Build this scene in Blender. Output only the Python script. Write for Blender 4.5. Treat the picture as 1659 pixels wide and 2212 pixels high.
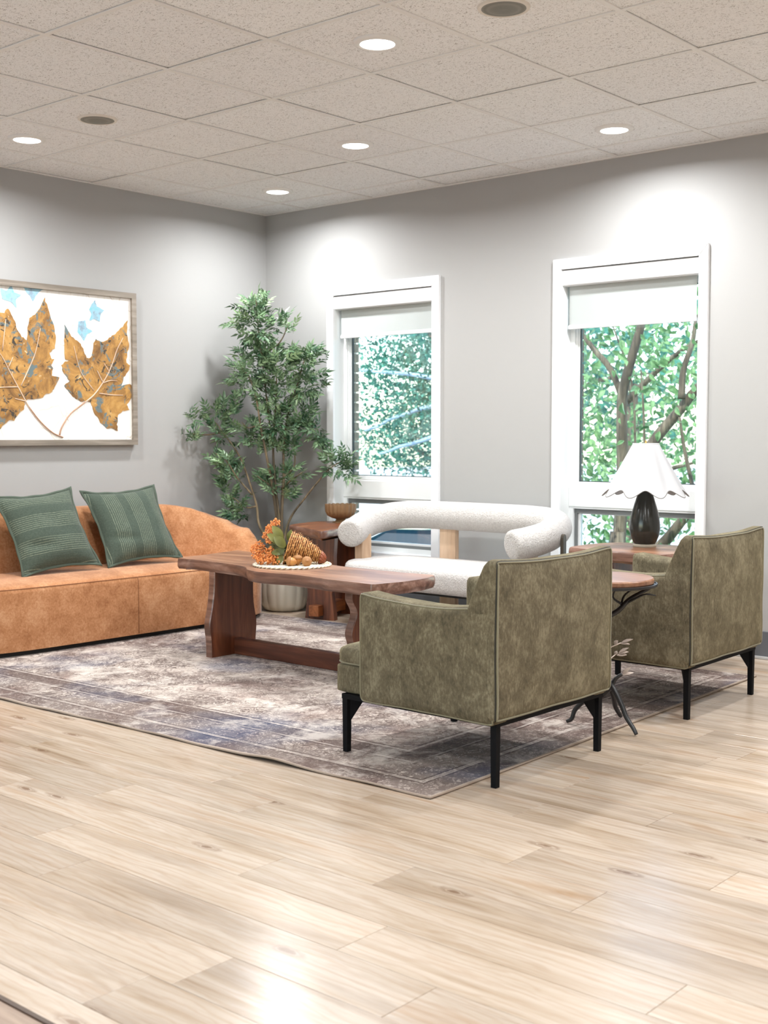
import bpy, bmesh, math, random
from mathutils import Vector, Matrix, noise
R = math.radians
PI = math.pi
S = bpy.context.scene
COL = S.collection
for o in list(bpy.data.objects):
    bpy.data.objects.remove(o)
random.seed(7)

# ------------------------------------------------------------------ camera
CAM = Vector((6.4307, -6.1718, 1.1724))
YAW, PITCH, ROLL, FPX = -0.711757, -0.061875, 0.00032, 2670.54
cd = bpy.data.cameras.new('camera')
cam = bpy.data.objects.new('camera', cd)
COL.objects.link(cam)
fwd = Vector((math.sin(YAW) * math.cos(PITCH), math.cos(YAW) * math.cos(PITCH), math.sin(PITCH)))
rgt = Vector((math.cos(YAW), -math.sin(YAW), 0))
upv = rgt.cross(fwd)
cam.matrix_world = Matrix(((rgt.x, upv.x, -fwd.x, CAM.x), (rgt.y, upv.y, -fwd.y, CAM.y), (rgt.z, upv.z, -fwd.z, CAM.z), (0, 0, 0, 1)))
cd.sensor_fit = 'VERTICAL'
cd.sensor_height = 36.0
cd.sensor_width = 27.0
cd.lens = FPX / 2212 * 36.0
cd.clip_start = 0.05
cd.clip_end = 400
cd.dof.use_dof = True
cd.dof.focus_distance = 5.2
cd.dof.aperture_fstop = 5.0
S.camera = cam

# ------------------------------------------------------------------ sky, sun, exposure
W = bpy.data.worlds.new('World')
S.world = W
W.use_nodes = True
wn = W.node_tree
wn.nodes.clear()
sky = wn.nodes.new('ShaderNodeTexSky')
sky.sky_type = 'NISHITA'
sky.sun_disc = False
sky.sun_elevation = R(48)
sky.sun_rotation = R(200)
sky.air_density = 1.0
sky.dust_density = 0.8
bgn = wn.nodes.new('ShaderNodeBackground')
bgn.inputs['Strength'].default_value = 0.75
won = wn.nodes.new('ShaderNodeOutputWorld')
wn.links.new(sky.outputs[0], bgn.inputs[0])
wn.links.new(bgn.outputs[0], won.inputs[0])
sd = bpy.data.lights.new('sun', 'SUN')
sd.energy = 6.0
sd.angle = R(0.6)
sd.color = (1.0, 0.96, 0.9)
sun = bpy.data.objects.new('sun', sd)
COL.objects.link(sun)
sun.rotation_euler = (R(42), 0, R(20))
sun.location = (2, -4, 12)
S.view_settings.view_transform = 'Standard'
S.view_settings.look = 'None'
S.view_settings.exposure = 0.2
S.view_settings.gamma = 1.0
S.view_settings.use_curve_mapping = False
S.cycles.max_bounces = 10
S.cycles.diffuse_bounces = 6
S.cycles.transparent_max_bounces = 24
S.cycles.sample_clamp_indirect = 2.5
S.cycles.caustics_reflective = False
S.cycles.caustics_refractive = False
S.cycles.use_denoising = True
S.cycles.use_adaptive_sampling = True
S.cycles.adaptive_threshold = 0.02
LAMP_W = 25.5          # watts of each ceiling downlight

# ------------------------------------------------------------------ mesh helpers
class MB:
    """collects verts and faces; build() links them as one mesh object"""
    def __init__(s):
        s.v = []
        s.f = []
    def add(s, vs, fs):
        n = len(s.v)
        s.v += [tuple(p) for p in vs]
        s.f += [tuple(i + n for i in f) for f in fs]
        return s
    def box(s, lo, hi, ch=0.0):
        (a, b, c), (d, e, g) = lo, hi
        if ch <= 0:
            vs = [(a, b, c), (d, b, c), (d, e, c), (a, e, c), (a, b, g), (d, b, g), (d, e, g), (a, e, g)]
            return s.add(vs, [(3, 2, 1, 0), (4, 5, 6, 7), (0, 1, 5, 4), (1, 2, 6, 5), (2, 3, 7, 6), (3, 0, 4, 7)])
        bm = bmesh.new()
        bmesh.ops.create_cube(bm, size=1)
        for v in bm.verts:
            v.co = Vector(((a + d) / 2 + v.co.x * (d - a), (b + e) / 2 + v.co.y * (e - b), (c + g) / 2 + v.co.z * (g - c)))
        bmesh.ops.bevel(bm, geom=bm.edges[:], offset=ch, segments=2, affect='EDGES', profile=0.5)
        bm.verts.index_update()
        s.add([v.co for v in bm.verts], [[v.index for v in f.verts] for f in bm.faces])
        bm.free()
        return s
    def tube(s, pts, r, seg=8, cap=True, closed=False):
        P = [Vector(p) for p in pts]
        n = len(P)
        rr = r if isinstance(r, (list, tuple)) else [r] * n
        rings = []
        ref = None
        for i in range(n):
            if closed:
                t = P[(i + 1) % n] - P[i - 1]
            else:
                t = P[min(i + 1, n - 1)] - P[max(i - 1, 0)]
            t = t.normalized() if t.length > 1e-9 else Vector((0, 0, 1))
            if ref is None:
                ref = Vector((0, 0, 1)) if abs(t.z) < 0.9 else Vector((1, 0, 0))
            a = ref - t * ref.dot(t)
            if a.length < 1e-4:
                a = t.orthogonal()
            a.normalize()
            ref = a
            b = t.cross(a)
            rings.append([P[i] + (a * math.cos(k * 2 * PI / seg) + b * math.sin(k * 2 * PI / seg)) * rr[i] for k in range(seg)])
        vs = [v for q in rings for v in q]
        fs = []
        m = n if closed else n - 1
        for i in range(m):
            j = (i + 1) % n
            for k in range(seg):
                l = (k + 1) % seg
                fs.append((i * seg + k, i * seg + l, j * seg + l, j * seg + k))
        if cap and not closed:
            fs.append(tuple(range(seg))[::-1])
            fs.append(tuple((n - 1) * seg + k for k in range(seg)))
        return s.add(vs, fs)
    def lathe(s, prof, seg=48, c=(0, 0, 0), fn=None, cap0=False, cap1=False):
        vs = []
        for (r, z) in prof:
            for k in range(seg):
                a = 2 * PI * k / seg
                rr, zz = (r, z) if fn is None else fn(r, z, a)
                vs.append((c[0] + rr * math.cos(a), c[1] + rr * math.sin(a), c[2] + zz))
        fs = []
        for i in range(len(prof) - 1):
            for k in range(seg):
                l = (k + 1) % seg
                fs.append((i * seg + k, i * seg + l, (i + 1) * seg + l, (i + 1) * seg + k))
        if cap0:
            fs.append(tuple(range(seg))[::-1])
        if cap1:
            n = len(prof) - 1
            fs.append(tuple(n * seg + k for k in range(seg)))
        return s.add(vs, fs)
    def prism(s, poly, lo, hi, axis=2):
        """extrude a polygon (2D points) along axis from lo to hi; caps as ngons"""
        n = len(poly)
        def mk(p, h):
            if axis == 2: return (p[0], p[1], h)
            if axis == 1: return (p[0], h, p[1])
            return (h, p[0], p[1])
        vs = [mk(p, lo) for p in poly] + [mk(p, hi) for p in poly]
        fs = [(i, (i + 1) % n, n + (i + 1) % n, n + i) for i in range(n)]
        fs += [tuple(range(n))[::-1], tuple(range(n, 2 * n))]
        return s.add(vs, fs)
    def mesh(s, name, mat=None, smooth=False, tri=False, sharp=None):
        me = bpy.data.meshes.new(name)
        me.from_pydata(s.v, [], s.f)
        bm = bmesh.new()
        bm.from_mesh(me)
        if tri:
            bmesh.ops.triangulate(bm, faces=[f for f in bm.faces if len(f.verts) > 4])
        bmesh.ops.recalc_face_normals(bm, faces=bm.faces)
        bm.to_mesh(me)
        bm.free()
        if mat: me.materials.append(mat)
        if smooth:
            for p in me.polygons: p.use_smooth = True
            if sharp is not None:
                me.set_sharp_from_angle(angle=R(sharp))
        return me
    def build(s, name, mat=None, parent=None, smooth=False, sharp=None, tri=True, loc=None):
        o = bpy.data.objects.new(name, s.mesh(name, mat, smooth, tri, sharp))
        COL.objects.link(o)
        if parent: o.parent = parent
        if loc: o.location = loc
        return o

def tag(o, label, cat, group=None, kind=None):
    if label: o['label'] = label
    if cat: o['category'] = cat
    if group: o['group'] = group
    if kind: o['kind'] = kind
    return o
def thing(name, label, cat, loc=(0, 0, 0), rz=0.0, group=None):
    o = bpy.data.objects.new(name, None)
    o.empty_display_size = 0.1
    COL.objects.link(o)
    o.location = loc
    o.rotation_euler = (0, 0, rz)
    return tag(o, label, cat, group)
def struct(o):
    o['kind'] = 'structure'
    return o
def inst(name, me, parent=None, loc=(0, 0, 0), rot=(0, 0, 0), sc=None):
    o = bpy.data.objects.new(name, me)
    COL.objects.link(o)
    if parent: o.parent = parent
    o.location = loc
    o.rotation_euler = rot
    if sc: o.scale = sc if isinstance(sc, tuple) else (sc, sc, sc)
    return o
def dup(root, loc, rz, label, group=None):
    r = root.copy(); COL.objects.link(r)
    r.location = loc; r.rotation_euler = (0, 0, rz)
    r['label'] = label
    if group: r['group'] = group
    for ch in list(root.children):
        c = ch.copy(); COL.objects.link(c); c.parent = r
        for g in list(ch.children):
            d = g.copy(); COL.objects.link(d); d.parent = c
    return r
def lerp(a, b, t): return a + (b - a) * t
def smooth_path(pts, n=8, closed=False):
    """Catmull-Rom through pts"""
    P = [Vector(p) for p in pts]
    out = []
    N = len(P)
    rng = range(N) if closed else range(N - 1)
    for i in rng:
        p1, p2 = P[i], P[(i + 1) % N]
        p0 = P[i - 1] if (closed or i > 0) else p1 * 2 - p2
        p3 = P[(i + 2) % N] if (closed or i + 2 < N) else p2 * 2 - p1
        for k in range(n):
            t = k / n
            out.append(0.5 * ((2 * p1) + (p2 - p0) * t + (2 * p0 - 5 * p1 + 4 * p2 - p3) * t * t + (3 * p1 - p0 - 3 * p2 + p3) * t ** 3))
    if not closed: out.append(P[-1])
    return out
def rnd(a, b): return random.uniform(a, b)

class Puff:
    """soft upholstered box: rounded edges, bulged faces, optional extra deformation"""
    def __init__(s, lo, hi, r, bul=(0, 0, 0), fn=None, n=14, nz=0.0):
        s.c = (Vector(lo) + Vector(hi)) / 2
        s.h = (Vector(hi) - Vector(lo)) / 2
        s.r, s.bul, s.fn, s.n, s.nz = r, bul, fn, n, nz
    def P(s, u, v, w):
        q = Vector((u * s.h.x, v * s.h.y, w * s.h.z))
        inn = Vector([max(-(s.h[i] - s.r), min(s.h[i] - s.r, q[i])) for i in range(3)])
        d = q - inn
        if d.length > 1e-9:
            q = inn + d * (s.r / d.length) if sum(abs(x) > 1e-9 for x in d) > 1 else q
        q = q + Vector((u * s.bul[0] * (1 - v * v) * (1 - w * w), v * s.bul[1] * (1 - u * u) * (1 - w * w), w * s.bul[2] * (1 - u * u) * (1 - v * v)))
        if s.fn: q = Vector(s.fn(q, u, v, w))
        if s.nz:
            q = q + noise.noise_vector(q * 7.0 + s.c * 3) * s.nz
        return q + s.c
    def build(s, name, mat, parent):
        m = MB()
        n = s.n
        def grid(f):
            base = len(m.v)
            def sp(t):
                x = 2 * t - 1
                return math.copysign(abs(x) ** 0.75, x)
            for i in range(n + 1):
                for j in range(n + 1):
                    m.v.append(tuple(s.P(*f(sp(i / n), sp(j / n)))))
            for i in range(n):
                for j in range(n):
                    a = base + i * (n + 1) + j
                    m.f.append((a, a + 1, a + n + 2, a + n + 1))
        for sg in (-1, 1):
            grid(lambda a, b: (sg, a, b)); grid(lambda a, b: (a, sg, b)); grid(lambda a, b: (a, b, sg))
        me = bpy.data.meshes.new(name)
        me.from_pydata(m.v, [], m.f)
        bm = bmesh.new(); bm.from_mesh(me)
        bmesh.ops.remove_doubles(bm, verts=bm.verts, dist=1e-5)
        bmesh.ops.recalc_face_normals(bm, faces=bm.faces)
        bm.to_mesh(me); bm.free()
        me.materials.append(mat)
        for p in me.polygons: p.use_smooth = True
        o = bpy.data.objects.new(name, me)
        COL.objects.link(o); o.parent = parent
        return o

# ------------------------------------------------------------------ material helpers
def srgb(r, g, b):
    def c(x):
        x /= 255.0
        return x / 12.92 if x <= 0.04045 else ((x + 0.055) / 1.055) ** 2.4
    return (c(r), c(g), c(b), 1.0)
class Mat:
    def __init__(s, name, col=(0.5, 0.5, 0.5, 1), rough=0.6, metal=0.0, spec=None, sheen=0.0):
        s.m = bpy.data.materials.new(name)
        s.m.use_nodes = True
        s.nt = s.m.node_tree
        s.b = s.nt.nodes['Principled BSDF']
        s.out = s.nt.nodes['Material Output']
        s.b.inputs['Base Color'].default_value = col
        s.b.inputs['Roughness'].default_value = rough
        s.b.inputs['Metallic'].default_value = metal
        if spec is not None: s.b.inputs['Specular IOR Level'].default_value = spec
        if sheen:
            s.b.inputs['Sheen Weight'].default_value = sheen
            s.b.inputs['Sheen Roughness'].default_value = 0.4
    def n(s, typ, **kw):
        nd = s.nt.nodes.new('ShaderNode' + typ)
        for k, v in kw.items():
            if k.startswith('_'): setattr(nd, k[1:], v)
            else: s.set(nd.inputs[k.replace('__', ' ')], v)
        return nd
    def set(s, sock, v):
        if isinstance(v, bpy.types.NodeSocket): s.nt.links.new(v, sock)
        elif isinstance(v, bpy.types.Node): s.nt.links.new(v.outputs[0], sock)
        else: sock.default_value = v
    def obj(s, scale=(1, 1, 1), rot=(0, 0, 0), loc=(0, 0, 0), rand=False):
        tc = s.n('TexCoord')
        mp = s.n('Mapping', Scale=scale, Rotation=rot, Location=loc)
        if rand:
            oi = s.n('ObjectInfo')
            cm = s.n('CombineXYZ', X=s.math('MULTIPLY', oi.outputs['Random'], 37.0), Y=s.math('MULTIPLY', oi.outputs['Random'], 91.0), Z=s.math('MULTIPLY', oi.outputs['Random'], 13.0))
            ad = s.n('VectorMath', _operation='ADD')
            s.set(ad.inputs[0], tc.outputs['Object']); s.set(ad.inputs[1], cm)
            s.set(mp.inputs['Vector'], ad.outputs[0])
        else:
            s.set(mp.inputs['Vector'], tc.outputs['Object'])
        return mp.outputs[0]
    def math(s, op, a, b=0.0, clamp=False):
        nd = s.n('Math', _operation=op, _use_clamp=clamp)
        s.set(nd.inputs[0], a); s.set(nd.inputs[1], b)
        return nd.outputs[0]
    def noise(s, vec, scale=5, detail=4, rough=0.55, dist=0.0):
        nd = s.n('TexNoise', Scale=scale, Detail=detail, Roughness=rough, Distortion=dist)
        s.set(nd.inputs['Vector'], vec)
        return nd.outputs[0]
    def vor(s, vec, scale=5, feature='F1', out='Distance', rand=1.0):
        nd = s.n('TexVoronoi', _feature=feature, Scale=scale, Randomness=rand)
        s.set(nd.inputs['Vector'], vec)
        return nd.outputs[out]
    def ramp(s, fac, stops, interp='LINEAR'):
        nd = s.n('ValToRGB')
        cr = nd.color_ramp
        cr.interpolation = interp
        while len(cr.elements) < len(stops): cr.elements.new(0.5)
        for e, (p, c) in zip(cr.elements, stops):
            e.position = p
            e.color = c if len(c) == 4 else (*c, 1)
        s.set(nd.inputs[0], fac)
        return nd.outputs[0]
    def mix(s, fac, a, b, mode='MIX'):
        nd = s.n('MixRGB', _blend_type=mode)
        s.set(nd.inputs[0], fac); s.set(nd.inputs[1], a); s.set(nd.inputs[2], b)
        return nd.outputs[0]
    def maprange(s, v, a, b, c=0.0, d=1.0):
        nd = s.n('MapRange')
        s.set(nd.inputs[0], v)
        for i, x in enumerate((a, b, c, d)): nd.inputs[i + 1].default_value = x
        return nd.outputs[0]
    def col(s, c): s.set(s.b.inputs['Base Color'], c); return s
    def rough(s, c): s.set(s.b.inputs['Roughness'], c); return s
    def bump(s, h, strength=0.3, dist=0.01):
        nd = s.n('Bump', Strength=strength, Distance=dist)
        s.set(nd.inputs['Height'], h)
        s.set(s.b.inputs['Normal'], nd.outputs[0])
        return s
def G(x): return (x, x, x, 1)

# ------------------------------------------------------------------ materials
def m_paint(name, c, bump=0.06):
    a = Mat(name, c, 0.75, spec=0.3)
    v = a.obj()
    n1 = a.noise(v, 3.0, 3)
    a.col(a.mix(a.math('MULTIPLY', n1, 0.06), c, (c[0] * 0.8, c[1] * 0.8, c[2] * 0.8, 1)))
    a.bump(a.noise(v, 160, 3), bump, 0.002)
    return a.m
M_WALL = m_paint('greige_wall_paint', (0.385, 0.381, 0.374, 1))
M_BOUNCEWALL = m_paint('bounce_white_wall', (0.82, 0.82, 0.81, 1))  # unseen walls only, made white to bounce more light onto the ceiling
M_TRIM = Mat('white_trim_paint', (0.88, 0.885, 0.90, 1), 0.35).m
M_VINYL = Mat('white_vinyl_frame', (0.80, 0.82, 0.82, 1), 0.3).m
M_GASKET = Mat('grey_gasket', (0.16, 0.17, 0.17, 1), 0.5).m
M_DARKGASKET = Mat('black_gasket', (0.02, 0.03, 0.03, 1), 0.5).m
M_BASE = Mat('grey_vinyl_base', srgb(92, 95, 100), 0.5).m
M_SHOE = Mat('pale_shoe_trim', srgb(175, 175, 175), 0.45).m

def m_tile():
    a = Mat('acoustic_tile', (0.7, 0.67, 0.63, 1), 0.9, spec=0.1)
    v = a.obj(rand=True)
    # fissures: short worm marks, and fine pin holes
    v2 = a.obj((70, 150, 1), rand=True)
    n1 = a.noise(v2, 1.0, 2, 0.5, 1.6)
    fis = a.ramp(n1, [(0.0, G(1)), (0.335, G(1)), (0.385, G(0))])
    v3 = a.obj((150, 75, 1), loc=(3, 7, 0), rand=True)
    n2 = a.noise(v3, 1.0, 2, 0.5, 1.8)
    fis2 = a.ramp(n2, [(0.0, G(1)), (0.31, G(1)), (0.36, G(0))])
    pin = a.ramp(a.vor(v, 260), [(0.0, G(1)), (0.13, G(1)), (0.2, G(0))])
    hole = a.math('MAXIMUM', a.math('MAXIMUM', fis, fis2), a.math('MULTIPLY', pin, 0.35))
    oi = a.n('ObjectInfo')
    base = a.mix(oi.outputs['Random'], (0.93, 0.945, 0.95, 1), (0.89, 0.90, 0.905, 1))
    base = a.mix(a.math('MULTIPLY', a.noise(v, 90, 4), 0.25), base, (0.74, 0.72, 0.70, 1))
    a.col(a.mix(a.math('MULTIPLY', hole, 0.75), base, (0.30, 0.275, 0.25, 1)))
    a.bump(a.math('SUBTRACT', 1.0, hole), 0.6, 0.004)
    return a.m
M_TILE = m_tile()
M_GRID = Mat('ceiling_grid_metal', (0.80, 0.79, 0.77, 1), 0.5).m
M_CEIL = Mat('ceiling_deck', (0.55, 0.53, 0.5, 1), 0.9).m

def m_plank():
    a = Mat('pale_oak_plank', (0.6, 0.45, 0.3, 1), 0.3, spec=0.5)
    v = a.obj((1, 1, 1), rand=True)
    vs = a.obj((0.9, 9.0, 1), rand=True)
    big = a.noise(vs, 1.3, 5, 0.62, 0.6)
    c = a.ramp(big, [(0.26, srgb(144, 120, 96)), (0.40, srgb(176, 157, 136)), (0.55, srgb(191, 175, 158)), (0.74, srgb(168, 138, 108))])
    # grain lines running along the plank
    w = a.n('TexWave', _wave_type='BANDS', _bands_direction='Y', Scale=11.0, Distortion=11.0, Detail=3.0)
    w.inputs['Detail Scale'].default_value = 1.2
    a.set(w.inputs['Vector'], a.obj((0.28, 1.1, 1), rand=True))
    gr = a.ramp(w.outputs['Fac'], [(0.0, G(1)), (0.25, G(0.25)), (0.5, G(0))])
    c = a.mix(a.math('MULTIPLY', gr, 0.22), c, srgb(146, 112, 78))
    fine = a.noise(a.obj((0.8, 62, 1), rand=True), 1.0, 5, 0.65)
    fl = a.ramp(fine, [(0.3, G(1)), (0.46, G(0))])
    c = a.mix(a.math('MULTIPLY', fl, 0.26), c, srgb(128, 98, 70))
    # grey-brown weathered streaks
    st = a.ramp(a.noise(a.obj((0.7, 7, 1), loc=(5, 2, 0), rand=True), 1.2, 5, 0.65, 0.4), [(0.52, G(0)), (0.66, G(1))])
    c = a.mix(a.math('MULTIPLY', st, 0.5), c, srgb(138, 118, 98))
    # knots
    kv = a.obj((1.3, 4.2, 1), loc=(1.7, 0.4, 0), rand=True)
    kn_ = a.n('TexVoronoi', _voronoi_dimensions='2D', Scale=1.15); a.set(kn_.inputs['Vector'], kv)
    kd = kn_.outputs['Distance']
    kn = a.math('ADD', kd, a.math('MULTIPLY', a.math('SUBTRACT', a.noise(v, 30, 3), 0.5), 0.09))
    pick = a.ramp(kn_.outputs['Color'], [(0.0, G(0)), (0.52, G(0)), (0.56, G(1))])
    ring = a.ramp(kn, [(0.0, G(1)), (0.030, G(0.9)), (0.046, G(0.1)), (0.058, G(0.6)), (0.10, G(0))])
    oi = a.n('ObjectInfo')
    c = a.mix(a.math('MULTIPLY', a.math('MULTIPLY', ring, pick), 0.8), c, srgb(110, 78, 52))
    hsv = a.n('HueSaturation', Saturation=0.98, Value=a.maprange(oi.outputs['Random'], 0, 1, 0.86, 1.07), Color=c)
    a.col(hsv.outputs[0])
    a.rough(0.23)
    a.bump(a.noise(a.obj((2.0, 7.0, 1), rand=True), 1.6, 2), 0.05, 0.01)
    return a.m
M_PLANK = m_plank()
M_SEAMSTRIP = Mat('bronze_seam_strip', srgb(74, 54, 40), 0.4).m
M_SUBFLOOR = Mat('floor_underlay', srgb(120, 92, 66), 0.8).m

def m_walnut(name, axis, dark=srgb(74, 40, 22), mid=srgb(122, 74, 44), light=srgb(168, 116, 74), rough=0.32, sc=1.0):
    a = Mat(name, mid, rough, spec=0.5)
    s = [9.0, 9.0, 9.0]; s[axis] = 1.0
    s = [x * sc for x in s]
    v = a.obj(tuple(s))
    n1 = a.noise(v, 1.4, 5, 0.6, 0.8)
    c = a.ramp(n1, [(0.3, dark), (0.5, mid), (0.68, light)])
    w = a.n('TexWave', _wave_type='RINGS', _rings_direction='XYZ'[axis], Scale=1.6, Distortion=5.0, Detail=3.0)
    w.inputs['Detail Scale'].default_value = 0.8
    s2 = [5.0, 5.0, 5.0]; s2[axis] = 0.7
    a.set(w.inputs['Vector'], a.obj(tuple(s2), loc=(0.6, 0.3, 0.2)))
    g = a.ramp(w.outputs['Fac'], [(0.0, G(1)), (0.4, G(0))])
    c = a.mix(a.math('MULTIPLY', g, 0.4), c, dark)
    s3 = [80, 80, 80]; s3[axis] = 4
    f = a.noise(a.obj(tuple(s3)), 1.0, 3)
    c = a.mix(a.math('MULTIPLY', a.ramp(f, [(0.35, G(1)), (0.5, G(0))]), 0.25), c, (dark[0] * .6, dark[1] * .6, dark[2] * .6, 1))
    a.col(c)
    a.bump(a.math('ADD', n1, f), 0.08, 0.004)
    return a.m
M_PLANK2 = m_walnut('brown_plank', 0, srgb(136, 114, 98), srgb(160, 138, 120), srgb(176, 154, 134), 0.4, 0.8)
M_WAL_X = m_walnut('walnut_top', 0, srgb(100, 65, 46), srgb(142, 100, 74), srgb(176, 136, 106), 0.36)
M_WAL_Y = m_walnut('walnut_end_top', 1, srgb(84, 46, 28), srgb(128, 78, 48), srgb(160, 106, 68), 0.35)
M_WAL_Z = m_walnut('walnut_leg', 2, srgb(62, 30, 18), srgb(104, 56, 34), srgb(138, 82, 52), 0.35)
M_WAL_S = m_walnut('walnut_stretcher', 0, srgb(60, 30, 20), srgb(92, 50, 34), srgb(120, 70, 48), 0.4)
M_BARK_EDGE = m_walnut('live_edge', 0, srgb(80, 52, 40), srgb(126, 92, 78), srgb(168, 136, 122), 0.28)
M_OAK = m_walnut('pale_oak_post', 2, srgb(170, 138, 110), srgb(196, 166, 138), srgb(212, 186, 160), 0.5)
M_DARKWOOD = m_walnut('dark_side_post', 2, srgb(42, 36, 30), srgb(64, 56, 46), srgb(80, 70, 58), 0.5)
M_TENON = m_walnut('tenon', 1, srgb(110, 60, 30), srgb(156, 92, 50), srgb(176, 110, 66), 0.4)

def m_velvet():
    a = Mat('olive_velvet', (0.2, 0.17, 0.1, 1), 0.85, spec=0.15, sheen=0.35)
    a.b.inputs['Sheen Tint'].default_value = srgb(200, 185, 140)
    a.b.inputs['Sheen Roughness'].default_value = 0.35
    v = a.obj((9, 9, 7), rand=True)
    n1 = a.noise(v, 1.1, 6, 0.75, 0.4)
    n2 = a.noise(a.obj((130, 130, 60), rand=True), 1.0, 4, 0.7)
    f = a.math('ADD', a.math('MULTIPLY', n1, 0.6), a.math('MULTIPLY', n2, 0.4))
    c = a.ramp(f, [(0.36, srgb(72, 66, 53)), (0.5, srgb(100, 92, 74)), (0.64, srgb(132, 124, 103))])
    a.col(c)
    a.bump(n2, 0.12, 0.003)
    return a.m
M_VELVET = m_velvet()
M_PIPING = Mat('olive_piping', srgb(120, 114, 90), 0.6, sheen=0.3).m
M_PIPINGD = Mat('dark_piping', srgb(38, 36, 28), 0.7).m
M_BLACK = Mat('black_steel', (0.004, 0.004, 0.005, 1), 0.6, spec=0.12).m
M_IRON = Mat('dark_iron', (0.012, 0.011, 0.012, 1), 0.38, spec=0.5).m
M_PEWTER = Mat('pewter_leaf', srgb(206, 190, 178), 0.4, 0.35).m

def m_suede():
    a = Mat('cognac_suede', srgb(176, 116, 70), 0.85, spec=0.12, sheen=0.25)
    v = a.obj()
    n1 = a.noise(v, 7, 6, 0.7, 0.3)
    n2 = a.noise(v, 90, 4, 0.7)
    f = a.math('ADD', a.math('MULTIPLY', n1, 0.6), a.math('MULTIPLY', n2, 0.4))
    a.col(a.ramp(f, [(0.33, srgb(138, 88, 54)), (0.5, srgb(173, 121, 83)), (0.68, srgb(202, 155, 117))]))
    a.bump(n2, 0.1, 0.003)
    return a.m
M_SUEDE = m_suede()
M_SEAM = Mat('suede_seam', srgb(130, 80, 46), 0.8).m
M_PLINTH = Mat('black_plinth', (0.01, 0.009, 0.008, 1), 0.7).m
def m_boucle():
    a = Mat('ivory_boucle', (0.80, 0.76, 0.72, 1), 0.95, spec=0.1, sheen=0.3)
    v = a.obj()
    n1 = a.noise(v, 85, 4, 0.7, 1.5)
    vo = a.vor(v, 130)
    a.col(a.mix(a.ramp(n1, [(0.35, G(1)), (0.6, G(0))]), (0.60, 0.575, 0.55, 1), (0.45, 0.42, 0.40, 1)))
    a.bump(a.math('ADD', n1, a.math('MULTIPLY', vo, 0.6)), 0.55, 0.012)
    return a.m
M_BOUCLE = m_boucle()

def m_pillow(name, axis):
    a = Mat(name, srgb(70, 88, 72), 0.9, spec=0.1, sheen=0.2)
    v = a.obj()
    n = a.noise(v, 120, 3, 0.7)
    sep = a.n('SeparateXYZ'); a.set(sep.inputs[0], v)
    x = sep.outputs[axis]; y = sep.outputs[1 - axis]
    wob = a.math('MULTIPLY', a.math('SUBTRACT', a.noise(v, 5, 2), 0.5), 0.012)
    x = a.math('ADD', x, wob)
    fine = a.math('FRACT', a.math('MULTIPLY', x, 82.0))
    line = a.ramp(fine, [(0.0, G(0)), (0.38, G(0)), (0.5, G(1)), (0.62, G(0))])
    band = a.math('FRACT', a.math('ADD', a.math('MULTIPLY', x, 6.6), 0.25))
    bm_ = a.ramp(band, [(0.0, G(0)), (0.16, G(0)), (0.2, G(1)), (0.8, G(1)), (0.84, G(0))])
    dash = a.ramp(a.noise(a.obj((160, 30, 1) if axis == 1 else (30, 160, 1)), 1.0, 2), [(0.4, G(0)), (0.5, G(1))])
    f = a.math('MULTIPLY', a.math('MULTIPLY', line, bm_), a.math('ADD', a.math('MULTIPLY', dash, 0.6), 0.4))
    base = a.mix(n, srgb(44, 54, 48), srgb(88, 98, 86))
    a.col(a.mix(a.math('MULTIPLY', f, 0.75), base, srgb(170, 176, 150)))
    a.bump(a.math('ADD', n, line), 0.25, 0.004)
    return a.m
M_PIL_H = m_pillow('green_pillow_cross_stripe', 1)
M_PIL_V = m_pillow('green_pillow_long_stripe', 0)
M_PILEDGE = Mat('green_pillow_hem', srgb(70, 80, 68), 0.9).m

def m_leaf(name, lo, hi, tint=0.0, rough=0.45):
    a = Mat(name, lo, rough, spec=0.4)
    v = a.obj()
    oi = a.n('ObjectInfo')
    f = a.math('ADD', a.math('MULTIPLY', a.noise(v, 14, 3), 0.7), a.math('MULTIPLY', oi.outputs['Random'], 0.3))
    c = a.ramp(f, [(0.3, lo), (0.72, hi)])
    a.col(c)
    if tint:
        tr = a.n('BsdfTranslucent', Color=c)
        mx = a.n('MixShader', Fac=tint)
        a.set(mx.inputs[1], a.b.outputs[0]); a.set(mx.inputs[2], tr.outputs[0])
        a.set(a.out.inputs[0], mx.outputs[0])
    return a.m
M_LEAF = m_leaf('faux_leaf_green', srgb(48, 82, 56), srgb(158, 184, 138), 0.15, 0.36)
M_OUTLEAF = m_leaf('tree_leaf_green', srgb(52, 92, 52), srgb(150, 184, 124), 0.3, 0.3)
M_OUTLEAF2 = m_leaf('tree_leaf_blue_green', srgb(16, 66, 54), srgb(84, 146, 122), 0.25, 0.3)
M_BOUGH = m_walnut('pale_blue_grey_bough', 0, srgb(110, 130, 150), srgb(150, 172, 190), srgb(176, 196, 210), 0.8)
M_BARK = m_walnut('grey_brown_bark', 2, srgb(52, 44, 36), srgb(96, 84, 70), srgb(130, 118, 100), 0.9)
M_STEM = m_walnut('faux_stem', 2, srgb(58, 50, 38), srgb(110, 96, 74), srgb(140, 124, 98), 0.8)
def m_ceramic(name, c1, c2, rough, scale=4):
    a = Mat(name, c1, rough)
    a.col(a.mix(a.noise(a.obj(), scale, 4), c1, c2))
    return a.m
M_POT = m_ceramic('bone_pot_glaze', srgb(214, 207, 192), srgb(190, 182, 166), 0.4)
M_BOWL = m_ceramic('tan_bowl_glaze', srgb(142, 112, 80), srgb(116, 88, 60), 0.45, 9)
M_LAMPB = m_ceramic('charcoal_glaze', srgb(32, 34, 31), srgb(46, 46, 42), 0.2, 6)
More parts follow.
